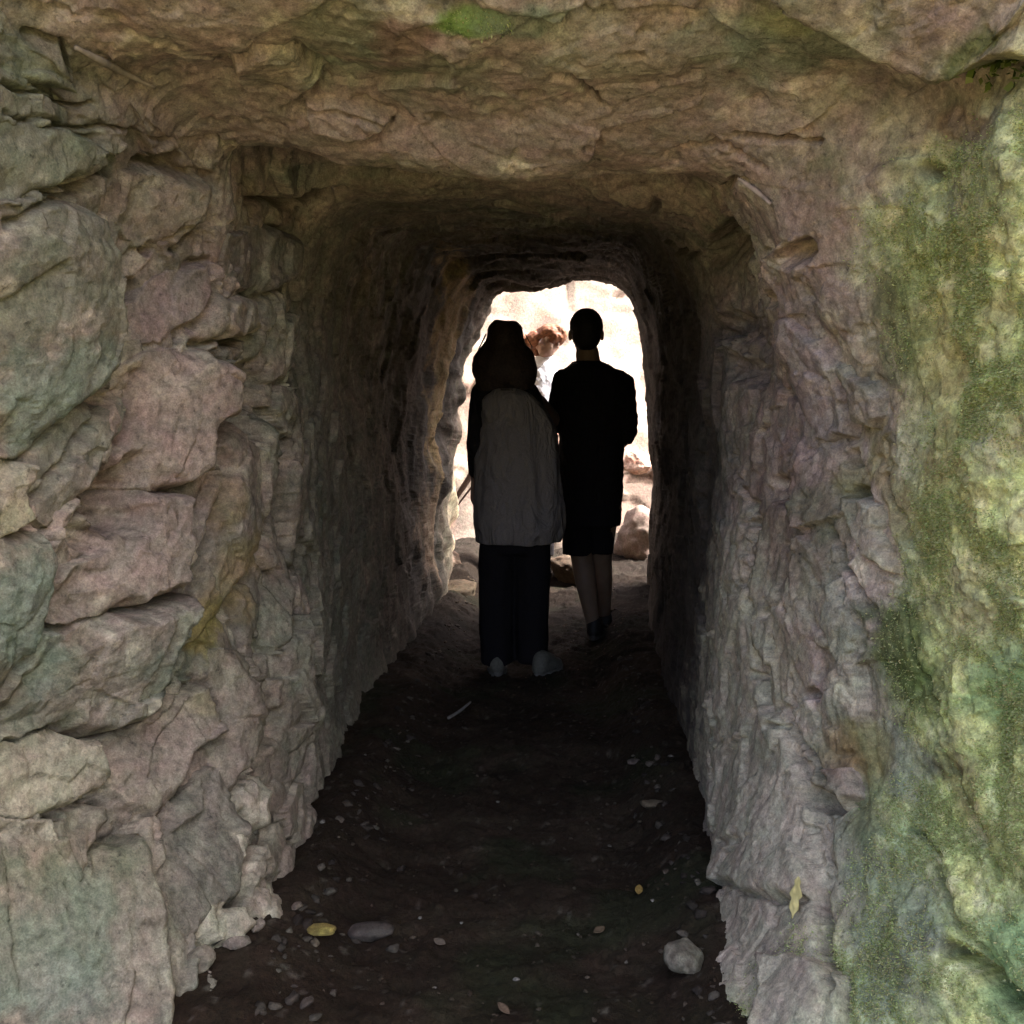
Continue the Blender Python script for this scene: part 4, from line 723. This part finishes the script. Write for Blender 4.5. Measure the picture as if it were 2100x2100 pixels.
def person_woman():
    Y = 5.0; m = lambda px, py, dy=0.: unproj(px, py, Y + dy)
    gz_ = gz_at(-.18, 5.0); r = empty('person', (float(m(975, 700)[0]), Y, gz_), 'woman with long brown hair in long grey top and black trousers, seen from behind', 'person')
    sL, eL, wL_ = m(912, 742), m(899, 835, -.03), m(898, 905, .08); sR, eR, wR_ = m(996, 744, .02), m(1008, 828, .08), m(1000, 820, .30)
    hL, hR = m(945, 980), m(1005, 980); kL, kR = m(938, 1120, .02), m(1008, 1120, .02); aL = np.array([m(940, 1240)[0], 5.0, gz_ + .09]); aR = np.array([m(1008, 1240)[0], 4.98, gz_ + .09])
    pr = head(m(953, 652, .02), .98, yaw=-18) + chain([m(955, 690), m(957, 735)], [.050, .056]) + [lofth([(*m(957, 728), .08, .06), (*m(957, 745), .13, .085), (*m(960, 800), .145, .10), (*m(968, 880), .13, .10), (*m(972, 940), .16, .115), (*m(975, 985), .17, .12)])]
    pr += chain([sL, eL, wL_], [.042, .034, .025]) + chain([sR, eR, wR_], [.042, .034, .025]) + hand(wL_, (-.04, .15, -1), (.6, .6, 0), 1, .3, .9) + hand(wR_, (-.5, .8, .1), (0, 0, -1), -1, .4, .9)
    pr += chain([hL, kL, aL], [.085, .055, .033]) + chain([hR, kR, aR], [.085, .055, .033]) + chain([aL, aL + [0, .13, -.05]], [.033, .03]) + chain([aR, aR + [.06, .12, -.05]], [.033, .03])
    blob('body', pr, M_SKIN2, r, .0065, 2)
    hs = [lofth([(*m(953, 606), .052, .050), (*m(953, 615), .072, .085), (*m(953, 634), .080, .108), (*m(952, 650), .096, .104), (*m(951, 664, -.01), .124, .10), (*m(951, 684, -.03), .144, .090), (*m(952, 716, -.04), .140, .075), (*m(954, 738, -.04), .120, .055), (*m(955, 756, -.04), .09, .035)], sq=2)]
    ho = blob('hair', hs, M_HAIRD, r, .0065, 2, .020, .06)
    rr = random.Random(3); pts_all = []
    for i in range(34):
        s_ = rr.choice((-1, 1)); x0 = 953 + s_ * rr.uniform(22, 40); y0 = rr.uniform(630, 690); x1 = x0 + s_ * rr.uniform(6, 24); y1 = y0 + rr.uniform(30, 62)
        a_, b_ = m(x0, y0, rr.uniform(-.06, .05)), m(x1, y1, rr.uniform(-.06, .05)); pts_all += chain([a_, (a_ + b_) / 2 + [s_ * .012, 0, 0], b_], [.0022, .002, .0012])
    vs, fs, o_ = [], [], 0
    for v, f in pts_all: vs.append(v); fs += [tuple(i + o_ for i in q) for q in f]; o_ += len(v)
    me = bpy.data.meshes.new('loose_strands'); me.from_pydata((np.concatenate(vs) - np.array(r.location)).tolist(), [], fs); me.materials.append(M_HAIRD); o = bpy.data.objects.new('loose_strands', me); COL.objects.link(o); o.parent = ho; o['kind'] = 'stuff'
    us = [lofth([(*m(957, 715), .07, .065), (*m(957, 728), .125, .085), (*m(957, 745), .155, .105), (*m(958, 790), .160, .115), (*m(962, 840), .155, .11)])] + chain([sL, m(903, 790, -.02), eL, m(897, 888, .05)], [.058, .050, .046, .036]) + chain([sR, eR, m(1013, 830, .24)], [.056, .046, .036])
    blob('black_shirt', us, M_BLACK, r, .008, 2, .014, .07)
    cs = [drape([(*m(956, 732, -.02), .07, .08), (*m(958, 744, -.02), .115, .115), (*m(964, 768, -.015), .155, .138), (*m(972, 805), .184, .150), (*m(976, 860), .190, .152), (*m(978, 920), .195, .156), (*m(979, 965), .203, .162), (*m(979, 990), .203, .165), (*m(978, 1006), .195, .162), (*m(976, 1022), .188, .155)], seed=4, amp=.05)]
    blob('long_grey_top', cs, M_GREY, r, .0075, 2, .020, .10)
    tr = [lofth([(*m(972, 960), .16, .12), (*m(972, 1010), .165, .125), (*m(972, 1040), .15, .11)]), drape([(*m(940, 1010), .088, .10), (*m(937, 1100), .082, .09), (*m(936, 1190), .078, .085), (*m(938, 1250), .075, .082)]), drape([(*m(1003, 1010), .085, .10), (*m(1004, 1100), .080, .09), (*m(1004, 1190), .076, .085), (*m(1004, 1248), .072, .082)])]
    blob('trousers', tr, M_BLACK2, r, .009, 2, .020, .12)
    shoe('shoe', [m(940, 1260)[0], 4.90, gz_], (-.05, 1, 0), M_SHOEL, M_SOLE, r, .25, .95); shoe('shoe', [m(1012, 1260)[0], 4.88, gz_], (.5, 1, 0), M_SHOEL, M_SOLE, r, .25, .95)
def person_third():
    Y = 7.6; m = lambda px, py, dy=0.: unproj(px, py, Y + dy)
    gz_ = gz_at(0, 7.6); r = empty('person', (float(m(1015, 700)[0]), Y, gz_), 'person with tousled reddish brown hair and white top beyond the pair, mostly hidden', 'person')
    hc = m(1035, 648, .0); gL, gR = m(985, 980), m(1030, 980)
    fl = [np.array([m(988, 900)[0], Y, gz_]), np.array([m(1030, 900)[0], Y, gz_])]
    pr = head(hc, .98, yaw=150, tilt=10) + chain([m(1030, 680), m(1020, 705)], [.05, .055]) + [lofth([(*m(1018, 700), .08, .06), (*m(1010, 712), .15, .08), (*m(1005, 780), .14, .10), (*m(1005, 860), .13, .10), (*m(1005, 920), .16, .11)])]
    pr += chain([m(1044, 722), m(1050, 800), m(1035, 850, -.18)], [.04, .034, .024]) + hand(m(1035, 850, -.18), (-.4, -.8, 0), (0, 0, -1), 1, .3, .9) + chain([m(970, 722), m(962, 800), m(975, 850, -.18)], [.04, .034, .024]) + hand(m(975, 850, -.18), (.4, -.8, 0), (0, 0, -1), -1, .3, .9)
    for k, (g, f) in enumerate(zip((gL, gR), fl)): pr += chain([m(985 + 40 * k, 900), (f + m(985 + 40 * k, 900)) / 2, f + [0, 0, .08]], [.085, .055, .035]) + chain([f + [0, 0, .08], f + [0, -.12, .04]], [.033, .03])
    blob('body', pr, M_SKIN2, r, .0065, 2)
    blob('hair', [ell(m(1040, 632), (.105, .10, .075), (0, 12, 0)), ell(m(1012, 640), (.085, .08, .06), (0, -15, 0)), ell(m(980, 642), (.10, .06, .05), (0, 6, 0)), ell(m(960, 650), (.08, .06, .05)), ell(m(1052, 628), (.07, .08, .06)), ell(m(1020, 655, .05), (.09, .06, .07))], M_HAIRA, r, .0065, 3, .03, .06)
    blob('white_top', [lofth([(*m(1028, 672), .06, .06), (*m(1020, 688), .095, .08), (*m(1012, 702), .155, .09), (*m(1006, 740), .165, .11), (*m(1004, 800), .150, .115), (*m(1004, 900), .165, .125)])] + chain([m(1042, 722), m(1050, 770)], [.055, .05]) + chain([m(970, 722), m(962, 770)], [.055, .05]), M_WHITE, r, .008, 3, .02, .08)
    tr = [lofth([(*m(1005, 885), .165, .12), (*m(1005, 930), .16, .12)])] + [lofth([(*m(985 + 40 * k, 915), .085, .09), (f[0], f[1], gz_ + .10, .06, .06)]) for k, f in enumerate(fl)]
    blob('trousers', tr, M_BLACK2, r, .009, 2, .015, .1)
    for f in fl: shoe('shoe', f + [0, .06, 0], (0, -1, 0), M_SHOEB, M_SOLEB, r, .25, .95)
person_man(); person_woman(); person_third()

# ------------------------------------------------------------------ rubble and litter banked against the wall feet
def scatter_merge(name, n, seed, fn_pos, size, pal, mat, flat=.6):
    r = np.random.default_rng(seed); base = stone_mesh('tmp', 5, (1, 1, 1), 2, (.1, .1, .1)).data
    bv = np.array([v.co[:] for v in base.vertices]); bf = np.array([p.vertices[:] for p in base.polygons]); VS, FS, CS = [], [], []
    for i in range(n):
        p = fn_pos(r); s_ = size * r.uniform(.3, 1.0) ** 1.6 * np.array([1, r.uniform(.5, 1), r.uniform(.3, flat)])
        e = np.array(Euler(r.uniform(-.5, .5, 2).tolist() + [r.uniform(0, 6.28)]).to_matrix())
        VS.append((bv * s_ * (1 + .15 * r.normal(size=(len(bv), 1)))) @ e.T + p); FS.append(bf + i * len(bv)); CS.append(np.tile(np.array(pal[r.integers(0, len(pal))]) * r.uniform(.7, 1.2), (len(bv), 1)))
    return mesh_np(name, np.concatenate(VS), np.concatenate(FS), mat, colors=np.concatenate(CS), shade=False)
def pos_base(r):
    y = 1.9 + 5.2 * r.uniform() ** 1.5
    if r.uniform() < .55: x = -.60 + abs(r.normal()) * .07
    else: x = .36 - abs(r.normal()) * .05
    return np.array([x, y, gz_at(x, y)])
tag(scatter_merge('rubble', 300, 3, pos_base, .024, [(.055,.044,.033),(.035,.027,.02),(.085,.07,.052),(.025,.018,.012)], M_ROCK), 'small broken stones and grit along the foot of both walls', kind='stuff')
def pos_floor(r):
    x, y = r.uniform(-.6, .38), 1.9 + 4.5 * r.uniform() ** 1.3; return np.array([x, y, gz_at(x, y)])
tag(scatter_merge('grit', 1400, 8, pos_floor, .009, [(.06,.045,.03),(.035,.025,.016),(.09,.07,.05),(.045,.03,.018)], M_SOIL), 'loose crumbs of earth and grit over the floor', kind='stuff')
